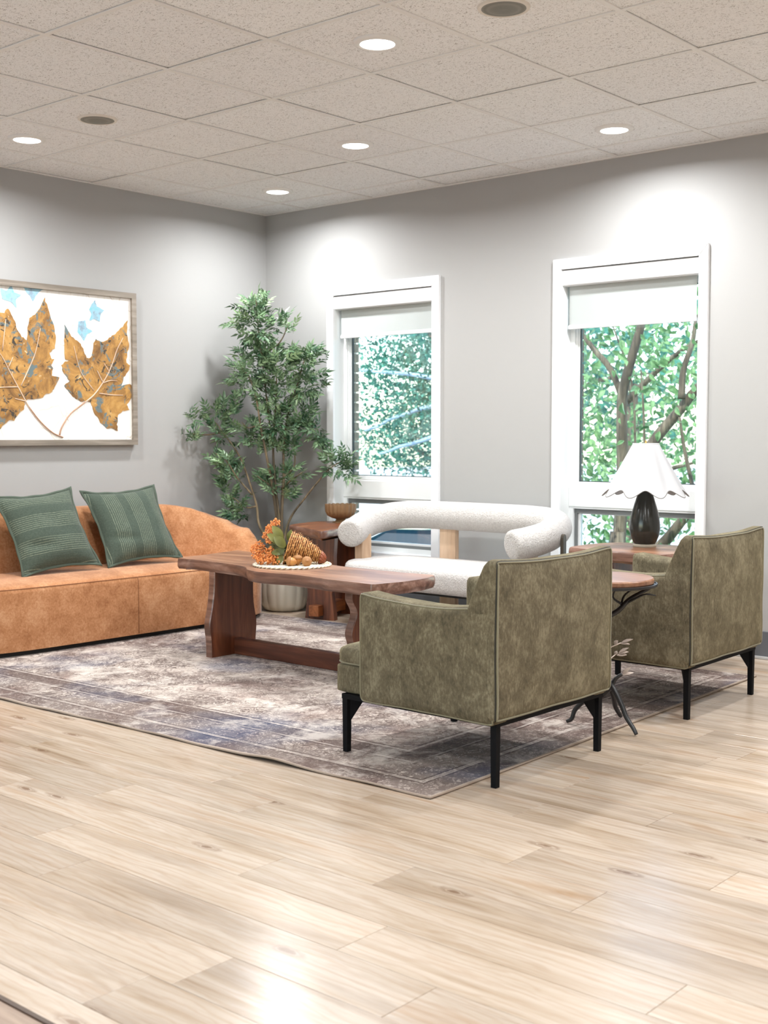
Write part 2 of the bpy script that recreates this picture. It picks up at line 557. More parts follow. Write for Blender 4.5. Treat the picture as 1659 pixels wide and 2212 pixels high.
M_LAMPF = Mat('pale_lamp_foot', srgb(150, 140, 124), 0.5).m
M_BRASS = Mat('brass', srgb(200, 160, 90), 0.3, 1.0).m
def m_shade():
    a = Mat('white_pleated_shade', (0.60, 0.60, 0.61, 1), 0.8, spec=0.1)
    tr = a.n('BsdfTranslucent', Color=(0.75, 0.75, 0.76, 1))
    mx = a.n('MixShader', Fac=0.25)
    a.set(mx.inputs[1], a.b.outputs[0]); a.set(mx.inputs[2], tr.outputs[0])
    a.set(a.out.inputs[0], mx.outputs[0])
    return a.m
M_SHADE = m_shade()
M_SHADERIM = Mat('grey_shade_binding', srgb(120, 116, 112), 0.8).m
def m_blind():
    a = Mat('white_blind_fabric', (0.60, 0.63, 0.62, 1), 0.8, spec=0.1)
    a.bump(a.noise(a.obj(), 400, 2), 0.1, 0.002)
    tr = a.n('BsdfTranslucent', Color=(0.55, 0.59, 0.57, 1))
    mx = a.n('MixShader', Fac=0.3)
    a.set(mx.inputs[1], a.b.outputs[0]); a.set(mx.inputs[2], tr.outputs[0])
    a.set(a.out.inputs[0], mx.outputs[0])
    return a.m
M_BLIND = m_blind()
def m_glass():
    a = Mat('window_glass')
    tr = a.n('BsdfTransparent', Color=(0.93, 0.975, 0.955, 1))
    gl = a.n('BsdfGlossy', Color=(1, 1, 1, 1), Roughness=0.02)
    fr = a.n('Fresnel', IOR=1.45)
    mx = a.n('MixShader', Fac=a.math('MULTIPLY', fr.outputs[0], 0.8))
    a.set(mx.inputs[1], tr.outputs[0]); a.set(mx.inputs[2], gl.outputs[0])
    a.set(a.out.inputs[0], mx.outputs[0])
    return a.m
M_GLASS = m_glass()
def m_emit(name, c, st):
    a = Mat(name)
    e = a.n('Emission', Color=c, Strength=st)
    a.set(a.out.inputs[0], e.outputs[0])
    return a.m
M_LENS = m_emit('lit_lens', (1, 0.98, 0.95, 1), 6.0)
M_LTRIM = Mat('lamp_trim_white', (0.8, 0.79, 0.77, 1), 0.4).m
M_SPKR = Mat('speaker_ring', (0.72, 0.67, 0.6, 1), 0.5).m
def m_grille():
    a = Mat('speaker_mesh', (0.2, 0.19, 0.17, 1), 0.6, 0.2)
    d = a.vor(a.obj(), 420, rand=0.0)
    a.col(a.mix(a.ramp(d, [(0.2, G(1)), (0.4, G(0))]), srgb(132, 128, 118), srgb(70, 66, 60)))
    return a.m
M_GRILLE = m_grille()

def m_rug():
    a = Mat('faded_oriental_rug', (0.4, 0.35, 0.32, 1), 0.95, spec=0.05, sheen=0.1)
    hx, hy = 1.83, 1.31
    v = a.obj()
    sep = a.n('SeparateXYZ'); a.set(sep.inputs[0], v)
    ax = a.math('ABSOLUTE', sep.outputs[0]); ay = a.math('ABSOLUTE', sep.outputs[1])
    d = a.math('MINIMUM', a.math('SUBTRACT', hx, ax), a.math('SUBTRACT', hy, ay))
    def contour(scale, w, dist, off=0.0, det=2):
        nn = a.noise(a.obj(loc=(off, off * 1.7, 0)), scale, det, 0.5, dist)
        k = a.math('ABSOLUTE', a.math('SUBTRACT', nn, 0.5))
        return a.ramp(k, [(0.0, G(1)), (w, G(1)), (w * 2.0, G(0))])
    # drawn ornament: squiggled outlines at three sizes, and small filled motifs
    l1 = contour(12, 0.028, 1.4)
    l2 = contour(24, 0.040, 1.6, 3.1)
    l3 = contour(6, 0.014, 2.2, 6.2)
    l4 = contour(60, 0.045, 1.0, 1.4)
    fill = a.ramp(a.noise(v, 26, 4, 0.65, 1.2), [(0.53, G(0)), (0.56, G(1))])
    fld = a.noise(v, 2.4, 5, 0.65, 0.6)
    dens = a.ramp(fld, [(0.40, G(0.25)), (0.56, G(1.0))])
    dens2 = a.ramp(a.noise(a.obj(loc=(9, 4, 0)), 3.3, 4, 0.6), [(0.42, G(0.2)), (0.56, G(1))])
    orn = a.math('MAXIMUM', a.math('MULTIPLY', a.math('MAXIMUM', l1, a.math('MULTIPLY', l4, 0.8)), dens), a.math('MULTIPLY', a.math('MAXIMUM', l2, fill), dens2))
    orn = a.math('MAXIMUM', orn, a.math('MULTIPLY', l3, 0.8))
    # palette: cream ground, mauve brown, navy, rose
    cream = a.mix(a.noise(v, 5, 4), srgb(232, 220, 208), srgb(204, 188, 176))
    rose = a.mix(a.noise(v, 3, 3), srgb(168, 134, 122), srgb(136, 118, 108))
    ground = a.mix(a.ramp(a.noise(v, 1.9, 5, 0.65, 0.5), [(0.48, G(0)), (0.62, G(0.65))]), cream, rose)
    navy_cool = a.ramp(a.noise(a.obj(loc=(4.3, 1.7, 0)), 1.05, 3, 0.55), [(0.52, G(0)), (0.64, G(1))])
    ground = a.mix(a.math('MULTIPLY', navy_cool, 0.32), ground, srgb(128, 136, 160))  # blue patches: the rug's own navy plus bluish daylight tint painted into the colour
    dark = a.mix(navy_cool, srgb(78, 56, 50), srgb(42, 50, 80))
    # border: guard lines, speckled outer band, busier main band
    nb = a.math('MULTIPLY', a.math('SUBTRACT', a.noise(v, 30, 2), 0.5), 0.010)
    db = a.math('ADD', d, nb)
    K = 2.0
    def st(*q): return a.ramp(a.math('MULTIPLY', db, K), [(p * K, G(x)) for p, x in q])
    tone = st((0.0, .55), (0.112, .55), (0.118, .05), (0.29, .05), (0.30, .75), (0.41, .75), (0.42, 0))
    lines = st((0.109, 0), (0.111, 1), (0.118, 1), (0.120, 0), (0.140, 0), (0.142, 1), (0.149, 1), (0.151, 0), (0.287, 0), (0.289, 1), (0.297, 1), (0.299, 0), (0.312, 0), (0.314, 1), (0.408, 1), (0.41, 0), (0.430, 0), (0.432, 1), (0.440, 1), (0.442, 0))
    pale = st((0.119, 0), (0.121, 1), (0.128, 1), (0.130, 0), (0.132, 0), (0.134, 1), (0.139, 1), (0.141, 0), (0.299, 0), (0.301, 1), (0.310, 1), (0.312, 0), (0.414, 0), (0.416, 1), (0.428, 1), (0.430, 0))
    inb = a.ramp(d, [(0.0, G(1)), (0.43, G(1)), (0.432, G(0))])
    lines = a.math('MINIMUM', lines, a.math('ADD', a.math('MULTIPLY', st((0.31, 1), (0.316, 1), (0.32, 0), (0.40, 0), (0.406, 1)), 0.7), 0.3))
    born = a.math('MULTIPLY', inb, a.math('MAXIMUM', l1, a.math('MAXIMUM', l4, fill)))
    ground = a.mix(a.math('MULTIPLY', tone, 0.55), ground, dark)
    c = a.mix(a.math('MULTIPLY', a.math('MAXIMUM', orn, a.math('MULTIPLY', born, 0.85)), 0.84), ground, dark)
    brk = a.ramp(a.noise(v, 7, 5, 0.7), [(0.40, G(0.25)), (0.52, G(1))])
    c = a.mix(a.math('MULTIPLY', a.math('MULTIPLY', lines, brk), 0.85), c, dark)
    c = a.mix(a.math('MULTIPLY', a.math('MULTIPLY', pale, brk), 0.6), c, srgb(204, 192, 182))
    # medallion rings in the field
    mr = a.n('VectorMath', _operation='LENGTH')
    mp = a.obj((1.0, 1.35, 1), loc=(0.25, 0.35, 0))
    a.set(mr.inputs[0], mp)
    r_ = a.math('ADD', mr.outputs['Value'], a.math('MULTIPLY', a.math('SUBTRACT', a.noise(v, 9, 3), 0.5), 0.10))
    rr_ = a.math('FRACT', a.math('MULTIPLY', r_, 3.2))
    rings = a.ramp(rr_, [(0.0, G(1)), (0.035, G(1)), (0.06, G(0)), (0.12, G(0)), (0.14, G(.7)), (0.16, G(0))])
    c = a.mix(a.math('MULTIPLY', a.math('MULTIPLY', rings, a.math('SUBTRACT', 1.0, inb)), 0.45), c, dark)
    # worn patches back to the pale ground
    wear = a.ramp(a.noise(v, 4.0, 6, 0.72, 0.4), [(0.52, G(0)), (0.64, G(1))])
    c = a.mix(a.math('MULTIPLY', wear, 0.55), c, srgb(230, 219, 208))
    edge = a.ramp(d, [(0.0, G(1)), (0.008, G(1)), (0.010, G(0))])
    c = a.mix(edge, c, srgb(180, 164, 148))
    tw = a.noise(a.obj((220, 500, 1)), 1.0, 2)
    c = a.mix(a.math('MULTIPLY', tw, 0.25), c, G(0.09))
    a.col(c)
    a.bump(a.math('ADD', tw, a.math('MULTIPLY', orn, -0.6)), 0.35, 0.004)
    return a.m
M_RUG = m_rug()
M_RUGSIDE = Mat('rug_binding', srgb(150, 134, 120), 0.9).m

def m_canvas():
    a = Mat('cream_canvas', srgb(244, 240, 232), 0.7)
    v = a.obj()
    vv = a.n('VectorMath', _operation='ADD')
    nz = a.n('TexNoise', Scale=6.0, Detail=3.0); a.set(nz.inputs['Vector'], v)
    s_ = a.n('VectorMath', _operation='SCALE'); a.set(s_.inputs[0], nz.outputs['Color']); s_.inputs['Scale'].default_value = 0.08
    a.set(vv.inputs[0], v); a.set(vv.inputs[1], s_.outputs[0])
    cr = a.ramp(a.vor(vv.outputs[0], 7, 'DISTANCE_TO_EDGE'), [(0.0, G(1)), (0.012, G(0.6)), (0.03, G(0))])
    gap = a.ramp(a.noise(v, 4, 2), [(0.5, G(0)), (0.58, G(1))])
    drip = a.ramp(a.noise(a.obj((1, 60, 2.5)), 1.0, 4), [(0.5, G(0)), (0.72, G(1))])
    c = a.mix(a.math('MULTIPLY', drip, 0.45), srgb(246, 243, 237), srgb(220, 210, 192))
    c = a.mix(a.math('MULTIPLY', a.math('MULTIPLY', cr, gap), 0.6), c, srgb(170, 150, 126))
    a.col(c)
    a.bump(drip, 0.2, 0.002)
    return a.m
M_CANVAS = m_canvas()
def m_artleaf():
    a = Mat('gilded_leaf_paint', srgb(196, 140, 60), 0.55)
    v = a.obj()
    n1 = a.noise(v, 6, 6, 0.7, 0.8)
    c = a.ramp(n1, [(0.32, srgb(92, 64, 30)), (0.44, srgb(138, 98, 48)), (0.56, srgb(178, 132, 66)), (0.7, srgb(196, 156, 92))])
    n2 = a.noise(a.obj(loc=(3, 1, 8)), 9, 5, 0.7, 1.0)
    c = a.mix(a.ramp(n2, [(0.56, G(0)), (0.60, G(1))]), c, srgb(96, 112, 114))
    n3 = a.noise(a.obj(loc=(8, 2, 1)), 13, 5, 0.7, 1.5)
    c = a.mix(a.ramp(n3, [(0.58, G(0)), (0.61, G(1))]), c, srgb(58, 50, 40))
    n4 = a.noise(a.obj(loc=(1, 6, 3)), 18, 4, 0.7, 1.0)
    c = a.mix(a.ramp(n4, [(0.65, G(0)), (0.7, G(1))]), c, srgb(226, 206, 168))
    a.col(c)
    a.bump(n1, 0.4, 0.006)
    return a.m
M_ARTLEAF = m_artleaf()
def m_artblue():
    a = Mat('pale_blue_leaf_paint', srgb(150, 190, 205), 0.6)
    n1 = a.noise(a.obj(), 16, 4, 0.7)
    a.col(a.ramp(n1, [(0.35, srgb(130, 146, 164)), (0.5, srgb(150, 190, 206)), (0.65, srgb(120, 190, 200))]))
    return a.m
M_ARTBLUE = m_artblue()
M_ARTSTEM = m_ceramic('painted_stem', srgb(236, 220, 200), srgb(180, 140, 110), 0.6, 12)
M_ARTSTEMD = m_ceramic('painted_stalk', srgb(150, 106, 80), srgb(196, 160, 132), 0.6, 12)
M_PFRAME = m_walnut('grey_wash_frame', 1, srgb(112, 102, 90), srgb(140, 130, 118), srgb(160, 150, 138), 0.6)
def m_wicker():
    a = Mat('wicker_straw', srgb(176, 120, 62), 0.6)
    n = a.noise(a.obj((90, 90, 90)), 1.0, 3, 0.7)
    a.col(a.ramp(n, [(0.34, srgb(106, 62, 26)), (0.5, srgb(176, 118, 60)), (0.66, srgb(228, 186, 122))]))
    return a.m
M_WICKER = m_wicker()
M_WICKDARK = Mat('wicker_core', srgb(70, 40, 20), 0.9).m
M_TIP = m_ceramic('copper_brown_husk', srgb(160, 84, 48), srgb(110, 56, 30), 0.5, 30)
M_FLORET = m_ceramic('orange_floret', srgb(232, 158, 92), srgb(206, 120, 56), 0.7, 60)
M_BLEAF = m_leaf('dried_olive_leaf', srgb(74, 80, 36), srgb(132, 132, 70), 0.1)
M_TWIG = Mat('green_twig', srgb(84, 84, 46), 0.8).m
M_ACORN = m_ceramic('acorn_tan', srgb(196, 140, 74), srgb(166, 108, 52), 0.3, 20)
M_ACAP = m_ceramic('acorn_cap', srgb(176, 126, 74), srgb(140, 94, 52), 0.6, 40)
M_LACE = m_ceramic('ivory_cord', srgb(232, 224, 206), srgb(200, 188, 164), 0.9, 120)
def m_brick():
    a = Mat('brown_brick', srgb(120, 104, 84), 0.9)
    n = a.noise(a.obj(rand=True), 30, 4)
    a.col(a.ramp(n, [(0.35, srgb(92, 78, 60)), (0.65, srgb(140, 122, 100))]))
    a.bump(n, 0.4, 0.004)
    return a.m
M_BRICK = m_brick()
M_MORTAR = Mat('pale_mortar', srgb(206, 202, 192), 0.95).m
M_ASPHALT = m_ceramic('pale_concrete_lot', (0.62, 0.62, 0.6, 1), (0.5, 0.5, 0.49, 1), 0.9, 3)
M_GRASS = m_ceramic('lawn_green', srgb(96, 128, 62), srgb(130, 158, 86), 0.9, 2)
M_CARPAINT = Mat('deep_teal_car_paint', srgb(24, 66, 86), 0.15, 0.3).m
M_CARGLASS = Mat('dark_car_glass', (0.01, 0.02, 0.025, 1), 0.06).m
M_TYRE = Mat('tyre_rubber', (0.015, 0.015, 0.015, 1), 0.8).m
M_RIM = Mat('wheel_alloy', (0.6, 0.6, 0.6, 1), 0.3, 1.0).m
M_CHAIN = Mat('white_bead_chain', (0.75, 0.78, 0.76, 1), 0.3).m

# outlines measured for the painting, the tree and the garden branches
LEAF_R = [[-1.712,1.84],[-1.678,1.788],[-1.644,1.761],[-1.602,1.735],[-1.577,1.693],[-1.556,1.651],[-1.534,1.652],[-1.516,1.668],[-1.507,1.733],[-1.487,1.77],[-1.445,1.755],[-1.427,1.756],[-1.382,1.784],[-1.364,1.796],[-1.327,1.82],[-1.281,1.864],[-1.244,1.903],[-1.245,1.859],[-1.25,1.814],[-1.232,1.756],[-1.247,1.696],[-1.257,1.636],[-1.225,1.619],[-1.244,1.577],[-1.277,1.539],[-1.296,1.486],[-1.241,1.499],[-1.204,1.489],[-1.205,1.422],[-1.233,1.391],[-1.261,1.369],[-1.239,1.335],[-1.289,1.327],[-1.326,1.301],[-1.336,1.242],[-1.33,1.199],[-1.373,1.215],[-1.418,1.219],[-1.462,1.255],[-1.496,1.299],[-1.522,1.349],[-1.535,1.381],[-1.565,1.384],[-1.608,1.384],[-1.651,1.404],[-1.684,1.432],[-1.717,1.466],[-1.721,1.484],[-1.683,1.503],[-1.704,1.524],[-1.728,1.558],[-1.744,1.597],[-1.714,1.619],[-1.672,1.632],[-1.714,1.637],[-1.717,1.729],[-1.718,1.785]]
LEAF_L = [[-1.854,1.992],[-1.833,1.938],[-1.809,1.87],[-1.786,1.809],[-1.778,1.76],[-1.788,1.697],[-1.83,1.666],[-1.814,1.632],[-1.793,1.63],[-1.815,1.59],[-1.803,1.576],[-1.816,1.534],[-1.758,1.522],[-1.792,1.464],[-1.818,1.435],[-1.851,1.42],[-1.896,1.391],[-1.973,1.386],[-2.001,1.368],[-2.006,1.334],[-2.038,1.306],[-2.078,1.257],[-2.109,1.264],[-2.172,1.212],[-2.234,1.174],[-2.294,1.201],[-2.284,1.289],[-2.366,1.308],[-2.393,1.387],[-2.333,1.455],[-2.398,1.519],[-2.41,1.611],[-2.35,1.693],[-2.341,1.773],[-2.282,1.75],[-2.238,1.699],[-2.205,1.809],[-2.158,1.883],[-2.123,1.885],[-2.105,1.914],[-2.081,1.878],[-2.062,1.839],[-2.044,1.792],[-2.017,1.753],[-1.978,1.735],[-1.972,1.811],[-1.955,1.867],[-1.923,1.89],[-1.89,1.927]]
STEMS_R = [[[-1.765,1.175],[-1.747,1.224],[-1.686,1.303],[-1.6,1.362],[-1.512,1.422],[-1.44,1.504],[-1.394,1.571],[-1.357,1.646],[-1.329,1.714],[-1.282,1.79]],[[-1.511,1.451],[-1.605,1.563],[-1.653,1.718]],[[-1.44,1.5],[-1.483,1.575]],[[-1.44,1.5],[-1.382,1.517],[-1.332,1.515]],[[-1.394,1.571],[-1.429,1.621]],[[-1.468,1.434],[-1.379,1.427],[-1.288,1.427]]]
STEMS_L = [[[-1.74,1.16],[-1.814,1.189],[-1.895,1.252],[-1.958,1.321],[-1.997,1.375],[-2.051,1.463],[-2.096,1.537],[-2.141,1.617],[-2.178,1.669],[-2.206,1.755]],[[-2.027,1.464],[-1.952,1.605],[-1.919,1.683],[-1.888,1.809]],[[-2.107,1.571],[-2.078,1.63]],[[-2.147,1.664],[-2.12,1.848]],[[-2.051,1.457],[-2.167,1.45],[-2.281,1.43]],[[-1.997,1.375],[-2.068,1.388]]]
BLUE = [[[-2.077,2.048],[-2.059,2.009],[-2.012,1.996],[-2.048,1.966],[-2.045,1.918],[-2.083,1.949],[-2.141,1.965],[-2.151,2.025],[-2.109,2.011]],[[-1.995,2.045],[-1.944,2.05],[-1.855,2.048],[-1.904,2.012],[-1.933,1.965],[-1.953,1.998],[-1.976,2.013]],[[-1.489,2.008],[-1.476,1.973],[-1.419,1.952],[-1.446,1.929],[-1.456,1.877],[-1.491,1.893],[-1.535,1.879],[-1.517,1.92],[-1.533,1.947],[-1.511,1.985]],[[-1.612,1.87],[-1.561,1.881],[-1.557,1.838],[-1.51,1.816],[-1.553,1.795],[-1.576,1.751],[-1.601,1.785],[-1.622,1.805]]]
TREE_STEMS = [[[0.498,-0.36,0.572],[0.475,-0.38,0.816],[0.464,-0.389,1.067],[0.471,-0.383,1.285],[0.483,-0.372,1.519],[0.472,-0.382,1.659]],[[0.486,-0.37,0.58],[0.475,-0.412,0.848],[0.464,-0.455,1.052],[0.436,-0.479,1.246],[0.419,-0.494,1.401],[0.39,-0.519,1.532],[0.344,-0.559,1.625]],[[0.396,-0.447,0.556],[0.379,-0.462,0.698],[0.35,-0.487,0.831],[0.309,-0.523,0.988],[0.268,-0.558,1.09],[0.209,-0.609,1.192],[0.168,-0.644,1.262],[0.107,-0.723,1.301]],[[0.356,-0.482,0.776],[0.298,-0.566,0.895],[0.264,-0.628,1.005],[0.211,-0.673,1.052]],[[0.504,-0.355,0.58],[0.506,-0.333,0.894],[0.496,-0.322,1.09],[0.521,-0.301,1.325],[0.569,-0.259,1.52],[0.605,-0.228,1.676],[0.664,-0.177,1.739]],[[0.539,-0.324,0.587],[0.644,-0.273,0.754],[0.742,-0.228,0.881],[0.79,-0.187,0.951],[0.855,-0.131,1.005]],[[0.464,-0.389,1.067],[0.423,-0.411,1.442],[0.393,-0.424,1.715],[0.376,-0.439,1.909],[0.371,-0.443,2.017],[0.365,-0.448,2.102]],[[0.517,-0.344,0.894],[0.553,-0.279,0.972],[0.538,-0.259,1.129],[0.578,-0.225,1.247],[0.661,-0.153,1.208]],[[0.379,-0.462,0.698],[0.326,-0.508,0.69],[0.278,-0.549,0.737],[0.243,-0.58,0.776]],[[0.475,-0.38,0.816],[0.451,-0.453,0.864],[0.439,-0.517,0.905]],[[0.505,-0.354,0.816],[0.594,-0.343,0.88],[0.682,-0.333,0.929]],[[0.399,-0.445,1.246],[0.362,-0.517,1.223],[0.349,-0.567,1.261]],[[0.209,-0.609,1.192],[0.115,-0.67,1.176],[0.113,-0.811,1.184]],[[0.407,-0.438,1.713],[0.507,-0.372,1.782],[0.565,-0.341,1.904]]]
TREE_CLUSTERS = [[0.379,-0.462,2.038,0.122,0.089,28],[0.355,-0.483,1.922,0.187,0.073,26],[0.497,-0.361,1.922,0.122,0.065,16],[0.39,-0.453,1.829,0.13,0.065,22],[0.413,-0.433,1.736,0.211,0.065,30],[0.644,-0.234,1.721,0.146,0.057,22],[0.354,-0.484,1.628,0.179,0.073,34],[0.496,-0.362,1.674,0.146,0.089,30],[0.626,-0.25,1.636,0.122,0.081,22],[0.33,-0.505,1.535,0.146,0.057,20],[0.483,-0.372,1.535,0.162,0.073,28],[0.667,-0.214,1.535,0.105,0.081,20],[0.418,-0.429,1.441,0.114,0.065,16],[0.596,-0.275,1.457,0.122,0.065,20],[0.312,-0.52,1.457,0.049,0.024,5],[0.169,-0.644,1.324,0.097,0.089,18],[0.108,-0.775,1.285,0.073,0.049,8],[0.107,-0.776,1.184,0.081,0.032,8],[0.27,-0.557,1.363,0.041,0.041,6],[0.221,-0.598,1.192,0.089,0.089,14],[0.477,-0.378,1.348,0.138,0.089,26],[0.601,-0.271,1.309,0.122,0.089,28],[0.352,-0.486,1.215,0.097,0.089,20],[0.506,-0.353,1.215,0.146,0.089,34],[0.654,-0.225,1.208,0.081,0.065,14],[0.713,-0.174,1.153,0.057,0.065,12],[0.399,-0.445,1.121,0.105,0.065,16],[0.535,-0.328,1.106,0.081,0.057,12],[0.208,-0.609,1.012,0.105,0.073,22],[0.255,-0.569,0.933,0.081,0.065,14],[0.386,-0.456,0.902,0.049,0.041,6],[0.535,-0.328,0.91,0.146,0.073,26],[0.445,-0.405,0.839,0.065,0.049,9],[0.54,-0.323,0.792,0.049,0.049,8],[0.817,-0.137,0.997,0.122,0.097,30],[0.917,-0.13,0.944,0.049,0.057,8],[0.207,-0.61,0.847,0.041,0.073,9],[0.278,-0.549,0.737,0.089,0.089,18],[0.278,-0.55,0.658,0.081,0.049,12]]
OUT_BRANCH = [[[1.11,3.0,-0.24],[1.12,3.0,0.36],[1.14,3.0,0.86],[1.15,3.0,1.21],[1.18,3.0,1.52],[1.27,3.0,1.83],[1.33,3.0,2.09],[1.36,3.0,2.47]],[[1.16,3.0,1.41],[1.04,3.0,1.72],[0.88,3.0,1.92],[0.72,3.0,2.13],[0.58,3.0,2.37]],[[1.33,3.0,0.09],[1.42,3.0,0.95],[1.46,3.0,1.12],[1.65,3.0,1.36],[1.81,3.0,1.55],[2.04,3.0,1.72],[2.35,3.0,1.89]],[[1.18,3.0,-0.35],[1.42,3.0,0.14],[1.58,3.0,0.34],[1.78,3.0,0.56],[2.06,3.0,0.81]],[[1.29,3.0,0.56],[1.27,3.0,1.1],[1.26,3.0,1.6],[1.08,3.0,2.1]],[[1.39,3.0,0.95],[1.38,3.0,1.4],[1.34,3.0,1.71]],[[1.71,3.0,1.47],[1.7,3.0,1.7],[1.76,3.0,1.92],[1.8,3.0,2.14]],[[1.83,3.0,0.58],[1.72,3.0,1.03],[1.69,3.0,1.32]]]

# ------------------------------------------------------------------ room shell
H = 2.7265
T = 0.6096
XR, YF = 8.6, -8.6           # far ends of the room, behind the camera
# floor with real planks
m = MB().box((-0.2, YF, -0.12), (XR, 0.2, -0.006))
floor = struct(m.build('floor', M_SUBFLOOR))
PW, PL = 0.18, 1.2192
known = {-1: 3.612, -2: 3.12, -3: 4.02, -4: 4.549, -5: 4.841, -6: 4.403, 0: 4.515, 1: 5.024, 2: 4.284, 3: 4.642}
prng = random.Random(11)
pcache = {}
def plank_mesh(l, w, mat=None):
    key = (round(l, 3), round(w, 3), mat is None)
    if key not in pcache:
        g = 0.0006
        a, b, c = l / 2 - g, w / 2 - g, 0.0005
        vs = [(-a, -b, -0.006), (a, -b, -0.006), (a, b, -0.006), (-a, b, -0.006),
              (-a, -b, -c), (a, -b, -c), (a, b, -c), (-a, b, -c),
              (-a + c, -b + c, 0), (a - c, -b + c, 0), (a - c, b - c, 0), (-a + c, b - c, 0)]
        fs = [(8, 9, 10, 11)]
        for i in range(4):
            j = (i + 1) % 4
            fs += [(i, j, 4 + j, 4 + i), (4 + i, 4 + j, 8 + j, 8 + i)]
        pcache[key] = MB().add(vs, fs).mesh('plank', mat or M_PLANK)
    return pcache[key]
XEND = 6.9
for k in range(-17, 20):
    y0 = -3.437 + PW * k
    y1 = min(y0 + PW, -0.002)
    if k == -8: y0 = -4.786            # last pale row, cut along the seam strip
    if k < -8: y1 = -4.798 - PW * (-9 - k); y0 = y1 - PW
    x = known.get(k, prng.uniform(3, 3 + PL))
    x -= math.ceil(x / PL) * PL
    while x < XEND:
        a, b = max(x, 0.002), min(x + PL, XEND)
        if b - a > 0.02:
            inst('plank', plank_mesh(b - a, y1 - y0, None if k >= -8 else M_PLANK2), floor, ((a + b) / 2, (y0 + y1) / 2, 0))
        x += PL
# the rest of the floor, behind the camera
m = MB().box((XEND, YF, -0.006), (XR, 0, 0)).box((0, YF, -0.006), (XEND, -4.798 - PW * 9, 0))
o = m.build('plank', M_PLANK2, floor); o['kind'] = 'stuff'
MB().box((0, -4.798, -0.006), (XEND, -4.786, 0.0035), 0.001).build('seam_strip', M_SEAMSTRIP, floor)

# ceiling: deck, hanging grid, lay-in tiles
ceil = struct(MB().box((-0.2, YF, H + 0.03), (XR, 0.2, H + 0.1)).build('ceiling', M_CEIL))
gx = [2.231 + T * k for k in range(-4, 11)]
gy = [-2.098 + T * k for k in range(-11, 4)]
xs = [0.0] + [x for x in gx if 0.05 < x < XR] + [XR]
ys = [YF] + [y for y in gy if YF + 0.05 < y < -0.05] + [0.0]
tcache = {}
tr = random.Random(5)
for i in range(len(xs) - 1):
    for j in range(len(ys) - 1):
        w, d = xs[i + 1] - xs[i] - 0.006, ys[j + 1] - ys[j] - 0.006
        key = (round(w, 3), round(d, 3))
        if key not in tcache:
            tcache[key] = MB().box((-w / 2, -d / 2, 0), (w / 2, d / 2, 0.014), 0).mesh('tile', M_TILE)
        inst('tile', tcache[key], ceil, ((xs[i] + xs[i + 1]) / 2, (ys[j] + ys[j + 1]) / 2, H + 0.0015 + tr.choice((0, 0, 0.001, 0.002))))
for x in xs[1:-1]:
    MB().box((x - 0.0115, YF, H - 0.0035), (x + 0.0115, 0, H + 0.001)).build('grid_bar', M_GRID, ceil)
for y in ys[1:-1]:
    MB().box((0, y - 0.0115, H - 0.003), (XR, y + 0.0115, H + 0.001)).build('grid_bar', M_GRID, ceil)
MB().box((0, YF, H - 0.004), (0.02, 0, H + 0.001)).build('wall_angle', M_GRID, ceil)
MB().box((0, -0.02, H - 0.0045), (XR, 0, H + 0.001)).build('wall_angle', M_GRID, ceil)

# walls
struct(MB().box((-0.2, YF - 0.2, -0.1), (0, 0.2, H + 0.03)).build('wall_left', M_WALL))
q = MB()     # front wall with a wide window, behind the camera
fx0, fx1, fz0, fz1 = 0.9, 5.1, 0.35, 2.3
q.box((-0.2, YF - 0.2, -0.1), (fx0, YF, H + 0.03)).box((fx1, YF - 0.2, -0.1), (XR + 0.2, YF, H + 0.03)).box((fx0, YF - 0.2, -0.1), (fx1, YF, fz0)).box((fx0, YF - 0.2, fz1), (fx1, YF, H + 0.03))
struct(q.build('wall_front', M_BOUNCEWALL))
q = MB()
for x in (fx0, (fx0 + fx1) / 2 - 0.03, fx1 - 0.06): q.box((x, YF - 0.14, fz0), (x + 0.06, YF - 0.06, fz1))
q.box((fx0, YF - 0.14, fz0), (fx1, YF - 0.06, fz0 + 0.06)).box((fx0, YF - 0.14, fz1 - 0.06), (fx1, YF - 0.06, fz1))
w3 = struct(q.build('window_3', M_VINYL))
for x in (fx0 + 0.06, (fx0 + fx1) / 2 + 0.03): MB().box((x, YF - 0.105, fz0 + 0.06), (x + (fx1 - fx0) / 2 - 0.09, YF - 0.099, fz1 - 0.06)).build('pane', M_GLASS, w3)
struct(MB().box((XR, YF, -0.1), (XR + 0.2, 0.2, H + 0.03)).build('wall_far', M_BOUNCEWALL))
WIN = [dict(o0=0.608, o1=1.578, top=2.177, i0=0.668, i1=1.520, itop=2.114), dict(o0=2.424, o1=3.398, top=2.192, i0=2.480, i1=3.345, itop=2.132)]
ZB0, ZB1 = 0.335, 0.395
m = MB()
edges = [0.0] + [e for w in WIN for e in (w['i0'] - 0.012, w['i1'] + 0.012)] + [XR]
for k in range(0, len(edges), 2):
    m.box((edges[k], 0, -0.1), (edges[k + 1], 0.15, H + 0.03))
for w in WIN:
    m.box((w['i0'] - 0.012, 0, -0.1), (w['i1'] + 0.012, 0.15, ZB1 - 0.012))
    m.box((w['i0'] - 0.012, 0, w['itop'] + 0.012), (w['i1'] + 0.012, 0.15, H + 0.03))
wall_r = struct(m.build('wall_right', M_WALL))
